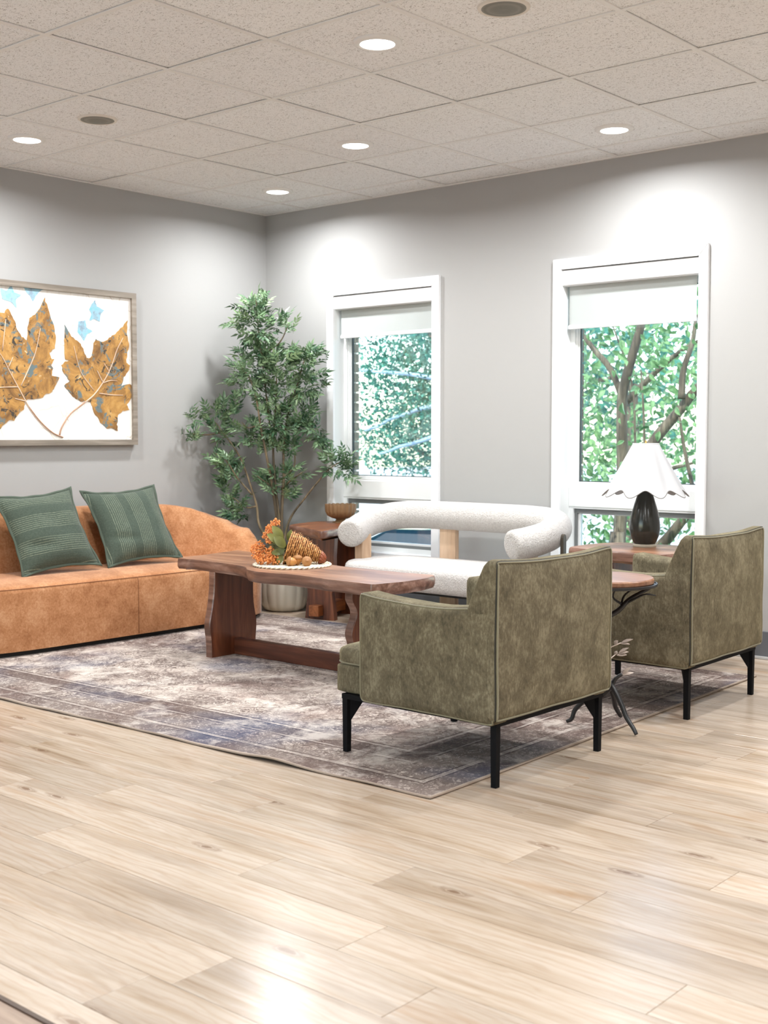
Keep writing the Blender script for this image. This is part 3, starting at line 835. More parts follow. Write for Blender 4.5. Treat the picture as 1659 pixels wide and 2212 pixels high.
# outer brick skin, its window reveals built brick by brick
m = MB()
for k in range(0, len(edges), 2):
    a, b = edges[k], edges[k + 1]
    m.box((a + (0.005 if k else -0.2), 0.15, -1.45), (b - 0.005, 0.235, H + 0.4))
for w in WIN:
    m.box((w['i0'] - 0.02, 0.15, -1.45), (w['i1'] + 0.02, 0.235, ZB1 - 0.03))
    m.box((w['i0'] - 0.02, 0.15, w['itop'] + 0.02), (w['i1'] + 0.02, 0.235, H + 0.4))
m.build('mortar_bed', M_MORTAR, wall_r)
bk = MB().box((-0.1, -0.045, -0.0285), (0.1, 0.045, 0.0285), 0.003).mesh('brick', M_BRICK)
bkh = MB().box((-0.05, -0.045, -0.0285), (0.05, 0.045, 0.0285), 0.003).mesh('brick', M_BRICK)
for w in WIN:
    for k in range(25):
        z = 0.42 + k * 0.0677
        if k % 2: inst('brick', bk, wall_r, (w['i0'] - 0.105, 0.205, z))
        else: inst('brick', bkh, wall_r, (w['i0'] - 0.055, 0.205, z))
# base boards
b = struct(MB().box((0, -0.010, 0.012), (XR, 0, 0.147), 0.002).build('baseboard_right', M_BASE))
MB().box((0, -0.016, 0), (XR, 0, 0.016), 0.003).build('shoe_strip', M_SHOE, b)
b = struct(MB().box((0, YF, 0.012), (0.010, -0.010, 0.147), 0.002).build('baseboard_left', M_BASE))
MB().box((0, YF, 0), (0.016, -0.016, 0.016), 0.003).build('shoe_strip', M_SHOE, b)

# windows
def window(n, w):
    i0, i1, zt, zb = w['i0'], w['i1'], w['itop'], ZB1
    root = struct(MB().box((i0 - 0.012, -0.004, zt), (i1 + 0.012, 0.15, zt + 0.012)).box((i0 - 0.012, -0.004, zb - 0.012), (i1 + 0.012, 0.15, zb)).box((i0 - 0.012, -0.004, zb), (i0, 0.15, zt)).box((i1, -0.004, zb), (i1 + 0.012, 0.15, zt)).build('window_%d' % n, M_VINYL))
    # casing boards with mitred corners, face slightly stepped
    o0, o1, ot, ob = w['o0'], w['o1'], w['top'], ZB0
    def casing(p0, p1, p2, p3):
        c = Vector(((p0[0] + p1[0] + p2[0] + p3[0]) / 4, 0, (p0[1] + p1[1] + p2[1] + p3[1]) / 4))
        P = [Vector((p[0], 0, p[1])) for p in (p0, p1, p2, p3)]
        def ring(y, s): return [tuple(q + (c - q).normalized() * s + Vector((0, y, 0))) for q in P]
        vs = ring(0, 0.0006) + ring(-0.017, 0.0006) + ring(-0.020, 0.0036)
        fs = [(8, 9, 10, 11)]
        for k in range(4):
            l = (k + 1) % 4
            fs += [(k, l, 4 + l, 4 + k), (4 + k, 4 + l, 8 + l, 8 + k)]
        MB().add(vs, fs).build('casing', M_TRIM, root)
    casing((o0, ot), (o1, ot), (i1, zt), (i0, zt))
    casing((o0, ob), (o0, ot), (i0, zt), (i0, zb))
    casing((o1, ot), (o1, ob), (i1, zb), (i1, zt))
    casing((o1, ob), (o0, ob), (i0, zb), (i1, zb))
    # fixed upper unit
    def frame(name, x0, x1, z0, z1, t, y0, y1, mat, parent):
        tl, trr, tb, tt = t
        q = MB().box((x0, y0, z0), (x0 + tl, y1, z1), 0.0).box((x1 - trr, y0, z0), (x1, y1, z1)).box((x0 + tl, y0, z0), (x1 - trr, y1, z0 + tb)).box((x0 + tl, y0, z1 - tt), (x1 - trr, y1, z1))
        return q.build(name, mat, parent)
    zm0, zm1 = 0.752, 0.868
    f = frame('upper_frame', i0, i1, zm1, zt, (0.03, 0.03, 0.012, 0.105), 0.09, 0.148, M_VINYL, root)
    frame('glazing_bead', i0 + 0.03, i1 - 0.03, zm1 + 0.012, zt - 0.105, (0.013, 0.013, 0.012, 0.012), 0.1, 0.14, M_VINYL, f)
    frame('glazing_bead', i0 + 0.043, i1 - 0.043, zm1 + 0.024, zt - 0.117, (0.010, 0.010, 0.008, 0.01), 0.108, 0.135, M_VINYL, f)
    frame('gasket', i0 + 0.053, i1 - 0.053, zm1 + 0.032, zt - 0.127, (0.005, 0.005, 0.004, 0.004), 0.114, 0.13, M_DARKGASKET, f)
    MB().box((i0 + 0.055, 0.118, zm1 + 0.03), (i1 - 0.055, 0.124, zt - 0.125)).build('pane', M_GLASS, root)
    MB().box((i0, 0.082, zm0), (i1, 0.148, zm1), 0.004).build('mid_rail', M_VINYL, root)
    # lower awning unit, darker gasket all round
    f = frame('lower_frame', i0, i1, zb, zm0, (0.03, 0.03, 0.03, 0.010), 0.088, 0.148, M_VINYL, root)
    frame('gasket', i0 + 0.03, i1 - 0.03, zb + 0.03, zm0 - 0.010, (0.02, 0.02, 0.02, 0.028), 0.102, 0.14, M_GASKET, f)
    frame('awning_sash', i0 + 0.05, i1 - 0.05, zb + 0.05, zm0 - 0.038, (0.016, 0.016, 0.014, 0.004), 0.11, 0.135, M_VINYL, f)
    MB().box((i0 + 0.064, 0.12, zb + 0.062), (i1 - 0.064, 0.126, zm0 - 0.04)).build('pane', M_GLASS, root)
    return root
window(1, WIN[0])
window(2, WIN[1])

# roller blinds
def blind(w, zbot, label, chain):
    i0, i1, zt = w['i0'], w['i1'], w['itop']
    r = thing('roller_blind', label, 'blind', ((i0 + i1) / 2, 0.03, zt), 0, 'half-raised roller blinds in the windows')
    hw = (i1 - i0) / 2
    prof = [(0.03, -0.003), (0.0, -0.004)] + [(-0.035 - 0.012 * math.sin(PI * k / 8), -0.006 - 0.084 * k / 8) for k in range(9)] + [(-0.012, -0.094), (0.03, -0.094)]
    MB().prism(prof, -hw + 0.006, hw - 0.006, 0).build('cassette', M_TRIM, r)
    cp = [(p[0] - (0.002 if p[0] < 0 else 0), p[1] * 1.03) for p in prof]
    for sx in (-1, 1):
        MB().prism(cp, sx * (hw - 0.006), sx * (hw - 0.001), 0).build('end_cap', M_VINYL, r)
    zz = zbot - zt
    MB().box((-hw + 0.018, 0.014, zz + 0.012), (hw - 0.040, 0.0148, -0.09)).build('fabric', M_BLIND, r)
    MB().box((-hw + 0.014, 0.007, zz), (hw - 0.038, 0.021, zz + 0.024), 0.005).build('bottom_bar', M_TRIM, r)
    if chain:
        q = MB()
        for sx, zl in ((hw - 0.022, -1.25), (hw - 0.010, -1.25)):
            k = 0
            while -0.09 - k * 0.0085 > zl:
                z = -0.09 - k * 0.0085
                q.lathe([(0.0004, -0.0028), (0.0026, 0), (0.0004, 0.0028)], 6, (sx + 0.001 * math.sin(k * 0.05), 0.004, z))
                k += 1
            q.tube([(sx, 0.004, -0.09), (sx, 0.004, zl)], 0.0007, 4)
        q.build('bead_chain', M_CHAIN, r)
        MB().box((hw - 0.026, 0.0, -0.385), (hw - 0.006, 0.01, -0.36), 0.003).build('chain_joiner', M_TRIM, r)
    return r
blind(WIN[0], 1.828, 'white roller blind half raised in the window behind the faux tree', False)
blind(WIN[1], 1.790, 'white roller blind with bead chain in the window behind the table lamp', True)

# ceiling downlights and speakers
XC = lambda k: 2.231 + T * (k + 0.5)
YC = lambda k: -2.098 + T * (k + 0.5)
def downlight(x, y, label, group='round downlights in the ceiling tiles'):
    t = thing('ceiling_downlight', label, 'ceiling light', (x, y, H), 0, group)
    MB().lathe([(0.070, -0.010), (0.076, -0.013), (0.092, -0.010), (0.098, -0.003), (0.098, 0.002), (0.070, 0.002)], 48).build('trim_ring', M_LTRIM, t, smooth=True, sharp=50)
    MB().lathe([(0.070, -0.0095), (0.04, -0.0115), (0.001, -0.012)], 48, cap1=True).build('lens', M_LENS, t, smooth=True)
    l = bpy.data.lights.new('downlight', 'AREA')
    l.shape = 'DISK'; l.size = 0.14; l.energy = LAMP_W; l.spread = R(165); l.color = (0.965, 0.985, 1.0)
    lo = bpy.data.objects.new('lamp_light', l)
    COL.objects.link(lo); lo.parent = t; lo.location = (0, 0, -0.0135)
downlight(XC(1), YC(-1), 'lit round downlight, the one largest in view, beside the larger speaker')
downlight(XC(-3), YC(-1), 'lit round downlight beside the smaller speaker above the painting')
downlight(XC(-1), YC(1), 'lit round downlight in the tile midway between the other downlights')
downlight(XC(1), YC(2), 'lit round downlight near the wall above the right window')
downlight(XC(-3), YC(2), 'lit round downlight in the corner above the faux tree')
for x, y in ((XC(3), YC(1)), (XC(5), YC(2)), (XC(5), YC(-1)), (XC(-3), YC(-4)), (XC(5), YC(-4)), (XC(8), YC(-2)), (XC(8), YC(-7)), (XC(4), YC(-7)), (XC(0), YC(-7))):
    downlight(x, y, 'lit round downlight in the ceiling outside the photographed corner', 'downlights outside the photographed corner')
def speaker(x, y, label):
    t = thing('ceiling_speaker', label, 'speaker', (x, y, H), 0, 'round speakers in the ceiling')
    MB().lathe([(0.082, -0.006), (0.086, -0.008), (0.094, -0.006), (0.097, 0.002), (0.082, 0.002)], 48).build('mounting_ring', M_SPKR, t, smooth=True, sharp=50)
    MB().lathe([(0.082, -0.006), (0.05, -0.009), (0.001, -0.010)], 48, cap1=True).build('grille', M_GRILLE, t, smooth=True)
speaker(XC(2), YC(-1), 'round grey ceiling speaker, the larger in view, near the biggest downlight')
speaker(XC(-2), YC(-1), 'round grey ceiling speaker, the smaller in view, above the painting')

# ------------------------------------------------------------------ rug
RX, RY, RW_, RD_ = 2.118, -1.843, 3.66, 2.62
rug_bm = MB()
NX, NY = 120, 90
def rz(x, y):
    z = 0.007
    # lifted ripple along the front edge
    e = max(0.0, 1 - (y + RD_ / 2) / 0.16)
    z += e * e * (0.012 * math.exp(-((x - 1.10) / 0.12) ** 2) + 0.003 * math.sin(x * 9) ** 2)
    return z
for j in range(NY + 1):
    for i in range(NX + 1):
        x = -RW_ / 2 + RW_ * i / NX; y = -RD_ / 2 + RD_ * j / NY
        yy = y + (0.006 * math.sin(x * 5.1) * (1 if j in (0, NY) else 0))
        rug_bm.v.append((x, yy, rz(x, y)))
for j in range(NY):
    for i in range(NX):
        a = j * (NX + 1) + i
        rug_bm.f.append((a, a + 1, a + NX + 2, a + NX + 1))
rug = rug_bm.build('area_rug', M_RUG, smooth=True)
rug.location = (RX, RY, 0.0); rug.rotation_euler = (0, 0, R(1.5))
tag(rug, 'large faded oriental rug in cream, brown and navy under the seating', 'rug')
bp = []
for i in range(NX + 1): bp.append(rug_bm.v[i])
for j in range(1, NY + 1): bp.append(rug_bm.v[j * (NX + 1) + NX])
for i in range(NX - 1, -1, -1): bp.append(rug_bm.v[NY * (NX + 1) + i])
for j in range(NY - 1, 0, -1): bp.append(rug_bm.v[j * (NX + 1)])
MB().tube([(p[0], p[1], p[2] - 0.0025) for p in bp], 0.0042, 6, closed=True).build('bound_edge', M_RUGSIDE, rug, smooth=True)
RUGZ = 0.0075

# ------------------------------------------------------------------ cognac sofa
SY = -1.75
sofa = thing('curved_sofa', 'long cognac suede sofa with curved back along the left wall', 'sofa', (0.0, SY, 0.0))
half = [(0.045, 0.0), (0.045, 0.35), (0.05, 0.65), (0.075, 0.86), (0.15, 1.03), (0.28, 1.135), (0.45, 1.165), (0.60, 1.11), (0.70, 0.99), (0.75, 0.82), (0.766, 0.58), (0.77, 0.3), (0.77, 0.0)]
hp = [Vector((p[0], p[1])) for p in smooth_path([(x, y, 0) for x, y in half], 6)]
outl = [(p.x, p.y) for p in hp] + [(p.x, -p.y) for p in hp[-2:0:-1]]
def ring_in(poly, d):
    n = len(poly); out = []
    for i in range(n):
        a, b, c = Vector(poly[i - 1]), Vector(poly[i]), Vector(poly[(i + 1) % n])
        t = (c - a).normalized()
        nn = Vector((t.y, -t.x))
        out.append((b.x + nn.x * d, b.y + nn.y * d))
    return out
area = sum(outl[i - 1][0] * outl[i][1] - outl[i][0] * outl[i - 1][1] for i in range(len(outl)))
sgn = 1 if area < 0 else -1
q = MB()
rings = [(0.0, 0.034), (0.0, 0.340), (0.006, 0.360), (0.022, 0.374), (0.045, 0.380), (0.12, 0.392), (0.22, 0.398)]
n = len(outl)
for d, z in rings:
    for p in ring_in(outl, d * sgn): q.v.append((p[0], p[1], z))
for k in range(len(rings) - 1):
    for i in range(n):
        j = (i + 1) % n
        q.f.append((k * n + i, k * n + j, (k + 1) * n + j, (k + 1) * n + i))
q.f.append(tuple((len(rings) - 1) * n + i for i in range(n)))
q.f.append(tuple(range(n))[::-1])
q.build('seat_base', M_SUEDE, sofa, smooth=True, sharp=50, tri=True)
# back shell sweeping round both ends, sinking towards the front
path = [p for p in hp[:50]]
path = [(p.x, -p.y) for p in path[:0:-1]] + [(p.x, p.y) for p in path]
def top_h(y):
    a = abs(y)
    pts = [(0, .742), (.55, .738), (.75, .724), (.90, .700), (1.03, .660), (1.135, .612), (1.17, .560)]
    for (u, h0), (v_, h1) in zip(pts, pts[1:]):
        if a <= v_: return lerp(h0, h1, (a - u) / (v_ - u))
    return .560
arc = [0.0]
for a_, b_ in zip(path, path[1:]): arc.append(arc[-1] + (Vector(b_) - Vector(a_)).length)
q = MB(); nr = len(path)
secs = []
for i, p in enumerate(path):
    a_, b_ = Vector(path[max(0, i - 1)]), Vector(path[min(nr - 1, i + 1)])
    t = (b_ - a_).normalized(); nn = Vector((t.y, -t.x))
    # inward normal
    if nn.dot(Vector((0.42, 0.0)) - Vector(p)) < 0: nn = -nn
    xx = p[0]
    h = top_h(p[1])
    if xx > 0.45:
        h = lerp(0.560, 0.375, min(1, (xx - 0.45) / 0.30) ** 1.1)
    th = 0.17 if xx < 0.3 else lerp(0.17, 0.10, min(1, (xx - 0.3) / 0.4))
    bt = 0.25 if xx < 0.3 else lerp(0.25, 0.12, min(1, (xx - 0.3) / 0.4))
    sec = [(-0.001, 0.036), (-0.003, 0.30), (0.0, h - 0.03), (0.012, h - 0.008), (0.035, h), (th - 0.04, h - 0.002), (th - 0.012, h - 0.012), (th + 0.004, h - 0.04), (lerp(th, bt, 0.5), (h + 0.38) / 2), (bt, 0.36)]
    secs.append([(p[0] + nn.x * d, p[1] + nn.y * d, z) for d, z in sec])
ns = len(secs[0])
q.v = [v for s_ in secs for v in s_]
for i in range(nr - 1):
    for k in range(ns - 1):
        q.f.append((i * ns + k, i * ns + k + 1, (i + 1) * ns + k + 1, (i + 1) * ns + k))
q.f.append(tuple(range(ns))); q.f.append(tuple((nr - 1) * ns + k for k in range(ns))[::-1])
q.build('backrest', M_SUEDE, sofa, smooth=True, sharp=60)
pl = ring_in(outl, 0.03 * sgn)
MB().prism(pl, RUGZ + 0.0005, 0.036).build('plinth', M_PLINTH, sofa)
sm = [p for p in ring_in(outl, 0.008 * sgn)]
front = [p for p in sm if p[0] > 0.55]
front.sort(key=lambda p: math.atan2(p[1], p[0] - 0.3))
MB().tube([(p[0] + 0.001, p[1], 0.3635) for p in front], 0.0022, 5).build('top_seam', M_SEAM, sofa, smooth=True)
MB().tube([(0.7715, -0.012, z) for z in (0.04, 0.15, 0.25, 0.34)] + [(0.766, -0.012, 0.36)], 0.0016, 5).build('front_seam', M_SEAM, sofa, smooth=True)

# ------------------------------------------------------------------ scatter pillows
def pillow(name, loc, rot, mat, label, s=0.50, seed=1):
    n_ = 26; q = MB(); rr = random.Random(seed)
    def shape(u, v):
        # pulled-in sides, pointed corners
        x = u * s / 2 * (1 - 0.125 * (1 - v * v) * u * u); y = v * s / 2 * (1 - 0.125 * (1 - u * u) * v * v)
        hh = max(0.0, (1 - abs(u) ** 2.6) * (1 - abs(v) ** 2.6)) ** 0.62
        return x, y, hh
    for sd in (1, -1):
        base = len(q.v)
        for i in range(n_ + 1):
            for j in range(n_ + 1):
                u = -1 + 2 * i / n_; v = -1 + 2 * j / n_
                x, y, hh = shape(u, v)
                z = sd * 0.075 * hh
                z += hh * 0.010 * noise.noise(Vector((x * 9 + seed * 5, y * 9, sd)))
                if sd > 0:   # pinched folds low down
                    z -= 0.022 * hh * math.exp(-((v + 0.5 + 0.18 * u) / 0.07) ** 2) * math.exp(-((u + 0.5) / 0.4) ** 2)
                q.v.append((x, y, z))
        for i in range(n_):
            for j in range(n_):
                a = base + i * (n_ + 1) + j
                q.f.append((a, a + 1, a + n_ + 2, a + n_ + 1))
    o = q.build(name, mat, None, smooth=True)
    o.location = loc; o.rotation_euler = rot
    tag(o, label, 'pillow', 'green striped pillows on the sofa')
    # flat hem running round the edge
    e = MB(); per = []
    for k in range(n_ * 4):
        sd, t = divmod(k, n_); t = -1 + 2 * t / n_
        u, v = [(t, -1), (1, t), (-t, 1), (-1, -t)][sd]
        per.append((u, v))
    for k, (u, v) in enumerate(per):
        x, y, _ = shape(u, v); f = 1.055
        wob = 0.004 * math.sin(k * 0.9 + seed)
        e.v += [(x * 0.99, y * 0.99, 0.004), (x * f, y * f, 0.003 + wob), (x * f, y * f, -0.003 + wob), (x * 0.99, y * 0.99, -0.004)]
    m_ = len(per)
    for k in range(m_):
        l = (k + 1) % m_
        for c in range(4):
            d = (c + 1) % 4
            e.f.append((k * 4 + c, k * 4 + d, l * 4 + d, l * 4 + c))
    e.build('hem', M_PILEDGE, o, smooth=True)
    return o
def pose(xdir, updir):
    x = Vector(xdir).normalized(); y = Vector(updir); y = (y - x * y.dot(x)).normalized(); z = x.cross(y)
    return Matrix((x, y, z)).transposed().to_euler()
pillow('throw_pillow', (0.405, -1.52, 0.632), pose((0.10, 1, 0.05), (-0.62, 0.0, 1)), M_PIL_V, 'green pillow with upright pale stripes, nearer the plant', 0.50, 2)
pillow('throw_pillow', (0.405, -2.115, 0.630), pose((0.02, 1, 0.06), (-0.60, -0.05, 1)), M_PIL_H, 'green pillow with level pale stripes, farther from the plant', 0.50, 6)

# ------------------------------------------------------------------ live edge slab helper
def slab(name, top, z0, z1, mat, parent, inset=0.012, jag=0.006, seed=0, n=6, edge_mat=None):
    P = smooth_path([(x, y, 0) for x, y in top], n, True)
    q = MB(); N = len(P)
    lay = [(inset * 1.6, z0), (inset * 0.3, lerp(z0, z1, 0.25)), (0.0, lerp(z0, z1, 0.6)), (inset * 0.15, lerp(z0, z1, 0.88)), (inset * 0.45, z1)]
    cc = Vector((sum(p.x for p in P) / N, sum(p.y for p in P) / N, 0))
    for d, z in lay:
        for i, p in enumerate(P):
            t = (P[(i + 1) % N] - P[i - 1]).normalized(); nn = Vector((-t.y, t.x, 0))
            if nn.dot(cc - p) < 0: nn = -nn
            w = jag * noise.noise(Vector((p.x * 14 + seed, p.y * 14, z * 30)))
            q.v.append((p.x + nn.x * (d + w), p.y + nn.y * (d + w), z))
    for k in range(len(lay) - 1):
        for i in range(N):
            j = (i + 1) % N
            q.f.append((k * N + i, k * N + j, (k + 1) * N + j, (k + 1) * N + i))
    q.f.append(tuple((len(lay) - 1) * N + i for i in range(N)))
    q.f.append(tuple(range(N))[::-1])
    o = q.build(name, mat, parent, smooth=True, sharp=35)
    if edge_mat:
        me = o.data; me.materials.append(edge_mat)
        for p in me.polygons:
            if abs(p.normal.z) < 0.7: p.material_index = 1
    return o

# ------------------------------------------------------------------ coffee table
TZ = 0.511
ct = thing('coffee_table', 'live edge walnut coffee table on slab legs in the middle of the rug', 'table', (2.02, -1.75, 0))
L = lambda pts: [(x - 2.02, y + 1.75) for x, y in pts]
top = L([(1.250, -1.868), (1.30, -1.866), (1.41, -1.857), (1.60, -1.880), (1.76, -1.903), (1.86, -1.945), (1.95, -2.012), (2.05, -2.045), (2.15, -2.04), (2.26, -2.02), (2.40, -2.033), (2.513, -2.05), (2.65, -2.055), (2.79, -2.068), (2.825, -2.055), (2.845, -1.98), (2.862, -1.86), (2.855, -1.75), (2.825, -1.63), (2.785, -1.592), (2.67, -1.60), (2.554, -1.606), (2.35, -1.595), (2.126, -1.575), (1.8, -1.47), (1.5, -1.40), (1.25, -1.36), (1.165, -1.345), (1.150, -1.37), (1.18, -1.53), (1.215, -1.70), (1.238, -1.84)])
slab('tabletop', top, TZ - 0.056, TZ, M_WAL_X, ct, 0.006, 0.006, 1, 4, M_BARK_EDGE)
def slab_leg(x0, x1, prof_f, prof_b, parent, name='leg', mat=M_WAL_Z):
    """slab standing across the table: live-edge outline in y,z extruded along x"""
    f = smooth_path([(y, z, 0) for y, z in prof_f], 6); b_ = smooth_path([(y, z, 0) for y, z in prof_b], 6)
    poly = [(p.x, p.y) for p in f] + [(p.x, p.y) for p in b_[::-1]]
    q = MB(); n_ = len(poly)
    for x, ins in ((x0, 0.004), (x0 + 0.006, 0), (x1 - 0.006, 0), (x1, 0.004)):
        for i, (y, z) in enumerate(poly):
            s_ = 1 if i < len(f) else -1
            q.v.append((x, y + s_ * ins, z))
    for k in range(3):
        for i in range(n_):
            j = (i + 1) % n_
            q.f.append((k * n_ + i, k * n_ + j, (k + 1) * n_ + j, (k + 1) * n_ + i))
    q.f.append(tuple(range(n_))[::-1]); q.f.append(tuple(3 * n_ + i for i in range(n_)))
    o = q.build(name, mat, parent, smooth=True, sharp=30)
    o.data.materials.append(M_BARK_EDGE)
    for p in o.data.polygons:
        if p.normal.y < -0.6: p.material_index = 1
    return o
zt_ = TZ - 0.054
pf = [(-0.148, RUGZ), (-0.150, 0.09), (-0.159, 0.18), (-0.140, 0.27), (-0.126, 0.36), (-0.122, zt_)]
pb = [(0.165, RUGZ), (0.174, 0.1), (0.178, 0.17), (0.16, 0.27), (0.156, 0.36), (0.162, zt_)]
slab_leg(-0.517, -0.470, pf, pb, ct)
pf2 = [(-0.170, RUGZ), (-0.158, 0.08), (-0.134, 0.17), (-0.150, 0.24), (-0.112, 0.33), (-0.148, 0.40), (-0.14, zt_)]
pb2 = [(0.165, RUGZ), (0.16, 0.1), (0.178, 0.2), (0.17, 0.3), (0.156, 0.38), (0.162, zt_)]
slab_leg(0.478, 0.525, pf2, pb2, ct)
MB().box((-0.472, 0.013, RUGZ), (0.480, 0.058, 0.094), 0.004).build('stretcher', M_WAL_S, ct)

# placemat, cornucopia, flowers, acorns
MX, MY = 1.984, -1.733
pm = thing('placemat', 'round ivory corded placemat on the coffee table', 'placemat', (MX, MY, TZ))
def scal(r, z, a): return (r * (1 + 0.012 * math.sin(34 * a)), z)
MB().lathe([(0.001, 0.005), (0.05, 0.0055), (0.10, 0.005), (0.16, 0.0055), (0.192, 0.005), (0.196, 0.003), (0.192, 0.0005), (0.001, 0.0005)], 160, fn=scal).build('woven_disc', M_LACE, pm, smooth=True)
q = MB()
for k in range(13):
    r_ = 0.012 + 0.014 * k
    q.tube([(r_ * math.cos(a * PI / 36), r_ * math.sin(a * PI / 36), 0.0062 + 0.0008 * (a % 2)) for a in range(72)], 0.0030, 5, closed=True)
q.build('cord_ring', M_LACE, pm, smooth=True)
for ph in (0, PI):
    MB().tube([((0.193 + 0.005 * math.cos(22 * a + ph)) * math.cos(a), (0.193 + 0.005 * math.cos(22 * a + ph)) * math.sin(a), 0.0058 + 0.003 * math.sin(22 * a + ph)) for a in [k * 2 * PI / 352 for k in range(352)]], 0.0042, 5, closed=True).build('braided_edge', M_LACE, pm, smooth=True)

mouth = Vector((1.966, -1.746, TZ + 0.090)); tipp = Vector((2.112, -1.620, TZ + 0.0275))
cn = thing('cornucopia_basket', 'wicker horn basket lying on the placemat with its tip at the right', 'basket', tuple(mouth))
axis = tipp - mouth; Lc = axis.length; ax = axis.normalized()
e1 = Vector((0, 0, 1)) - ax * ax.z; e1.normalize(); e2 = ax.cross(e1)
def crad(t): return 0.074 * (1 - t) ** 0.9 + 0.0105
def cpt(t, a, dr=0.0):
    bend = -e1 * 0.012 * math.sin(PI * t)
    return ax * (Lc * t) + bend * -1 + (e1 * math.cos(a) + e2 * math.sin(a)) * (crad(t) + dr)
wr = random.Random(4)
q = MB(); pts = []; turns, seg = 21, 28
for k in range(int(turns * seg * 0.86)):
    t = k / (turns * seg); a = 2 * PI * k / seg
    pts.append(cpt(t, a, 0.0022 * math.sin(a * 7.5 + 0.4) + wr.uniform(-0.0012, 0.0012)) + ax * wr.uniform(-0.0016, 0.0016))
q.tube(pts, 0.0041, 6)
q.build('coiled_straw', M_WICKER, cn, smooth=True)
q = MB()
for k in range(170):    # loose straw ends
    t = wr.uniform(0, 0.85); a = wr.uniform(0, 2 * PI); d = wr.uniform(-1.2, 1.2)
    p0 = cpt(t, a, 0.004); p1 = cpt(min(0.95, t + 0.03), a + 0.22 * d, 0.007); p2 = cpt(min(0.97, t + 0.05), a + 0.4 * d, 0.011 + wr.uniform(0, 0.005))
    q.tube([p0, p1, p2], 0.0009, 4)
s_ = q.build('loose_straw', M_WICKER, cn, smooth=True); s_['kind'] = 'stuff'
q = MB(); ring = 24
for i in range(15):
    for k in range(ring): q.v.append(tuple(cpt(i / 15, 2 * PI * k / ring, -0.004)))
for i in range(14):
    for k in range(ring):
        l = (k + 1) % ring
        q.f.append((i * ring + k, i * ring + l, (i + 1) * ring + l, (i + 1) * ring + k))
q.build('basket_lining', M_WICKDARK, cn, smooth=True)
q = MB()
for k in range(11):   # wrapped husk at the tip
    a = 2 * PI * k / 11
    q.tube([cpt(0.84, a, 0.003), cpt(0.90, a + 0.25, 0.003), cpt(0.96, a + 0.45, 0.0), ax * (Lc * 1.0) + (e1 * math.cos(a + .5) + e2 * math.sin(a + .5)) * 0.009], [0.008, 0.0085, 0.007, 0.004], 6)
q.build('tip_husk', M_TIP, cn, smooth=True)
MB().tube([ax * (Lc * 0.97), ax * (Lc * 1.03)], [0.010, 0.008], 10).build('tip_end', M_WICKDARK, cn, smooth=True)

# bunch of orange flowers spilling out of the basket mouth; rv is the direction across the table
rv = Vector((0.757, 0.653, 0)); dv = Vector((-0.653, 0.757, 0))
FB = Vector((MX, MY, TZ))
def fp(a, b, d=0.0): return rv * a + Vector((0, 0, b)) + dv * d      # a across, b up, d away from the camera
fl_ = thing('flower_bunch', 'bunch of dried orange flowers and olive leaves spilling from the wicker horn', 'flowers', tuple(FB))
fr = random.Random(9)
clusters = [(-0.085, 0.215, 0.02, 0.024), (-0.108, 0.185, 0.0, 0.026), (-0.125, 0.15, 0.01, 0.026), (-0.112, 0.128, -0.03, 0.024), (-0.165, 0.10, 0.0, 0.026), (-0.192, 0.082, 0.02, 0.026), (-0.178, 0.056, -0.02, 0.03), (-0.165, 0.032, -0.03, 0.028), (-0.135, 0.036, -0.045, 0.027), (-0.108, 0.030, -0.055, 0.028), (-0.080, 0.032, -0.060, 0.027), (-0.108, 0.078, -0.045, 0.026), (-0.104, 0.055, -0.05, 0.02), (-0.150, 0.062, 0.06, 0.03), (-0.12, 0.17, 0.06, 0.028), (-0.095, 0.022, -0.03, 0.022)]
def floret_mesh(rad, seed):
    q = MB(); rr = random.Random(seed)
    for k in range(46):
        a = rr.uniform(0, 2 * PI); z = rr.uniform(-0.6, 1); r_ = math.sqrt(max(0, 1 - z * z)); d = rad * rr.uniform(0.62, 1.05)
        c = Vector((r_ * math.cos(a), r_ * math.sin(a), z)) * d
        s_ = rr.uniform(0.0034, 0.0058)
        vs = [c + Vector(v) * s_ for v in ((1, 0, 0), (-1, 0, 0), (0, 1, 0), (0, -1, 0), (0, 0, 1.2), (0, 0, -1.2))]
        q.add(vs, [(0, 2, 4), (2, 1, 4), (1, 3, 4), (3, 0, 4), (2, 0, 5), (1, 2, 5), (3, 1, 5), (0, 3, 5)])
    for k in range(16):
        a = rr.uniform(0, 2 * PI); z = rr.uniform(-0.5, 1); r_ = math.sqrt(max(0, 1 - z * z))
        q.tube([(0, 0, -rad * 0.5), (r_ * math.cos(a) * rad * 0.8, r_ * math.sin(a) * rad * 0.8, z * rad * 0.8)], 0.0009, 3)
    return q.mesh('flower_head', M_FLORET)
fms = [floret_mesh(0.026, k) for k in range(4)]
root_pt = fp(-0.02, 0.09, 0.0)
tw = MB()
for k, (a, b_, d, r_) in enumerate(clusters):
    p = fp(a, b_, d)
    inst('flower_head', fms[k % 4], fl_, tuple(p), (fr.uniform(-.5, .5), fr.uniform(-.5, .5), fr.uniform(0, 6)), r_ / 0.026)
    midp = (p + root_pt) / 2 + Vector((0, 0, 0.01))
    tw.tube([root_pt + Vector((fr.uniform(-.01, .01), fr.uniform(-.01, .01), fr.uniform(-.02, .02))), midp, p - Vector((0, 0, r_ * 0.3))], 0.0016, 5)
for k in range(34):    # thin filler stems
    p = fp(fr.uniform(-.17, -.06), fr.uniform(0.03, 0.18), fr.uniform(-.05, .06))
    tw.tube([root_pt, (p + root_pt) / 2 + Vector((0, 0, fr.uniform(-.01, .015))), p], 0.0010, 4)
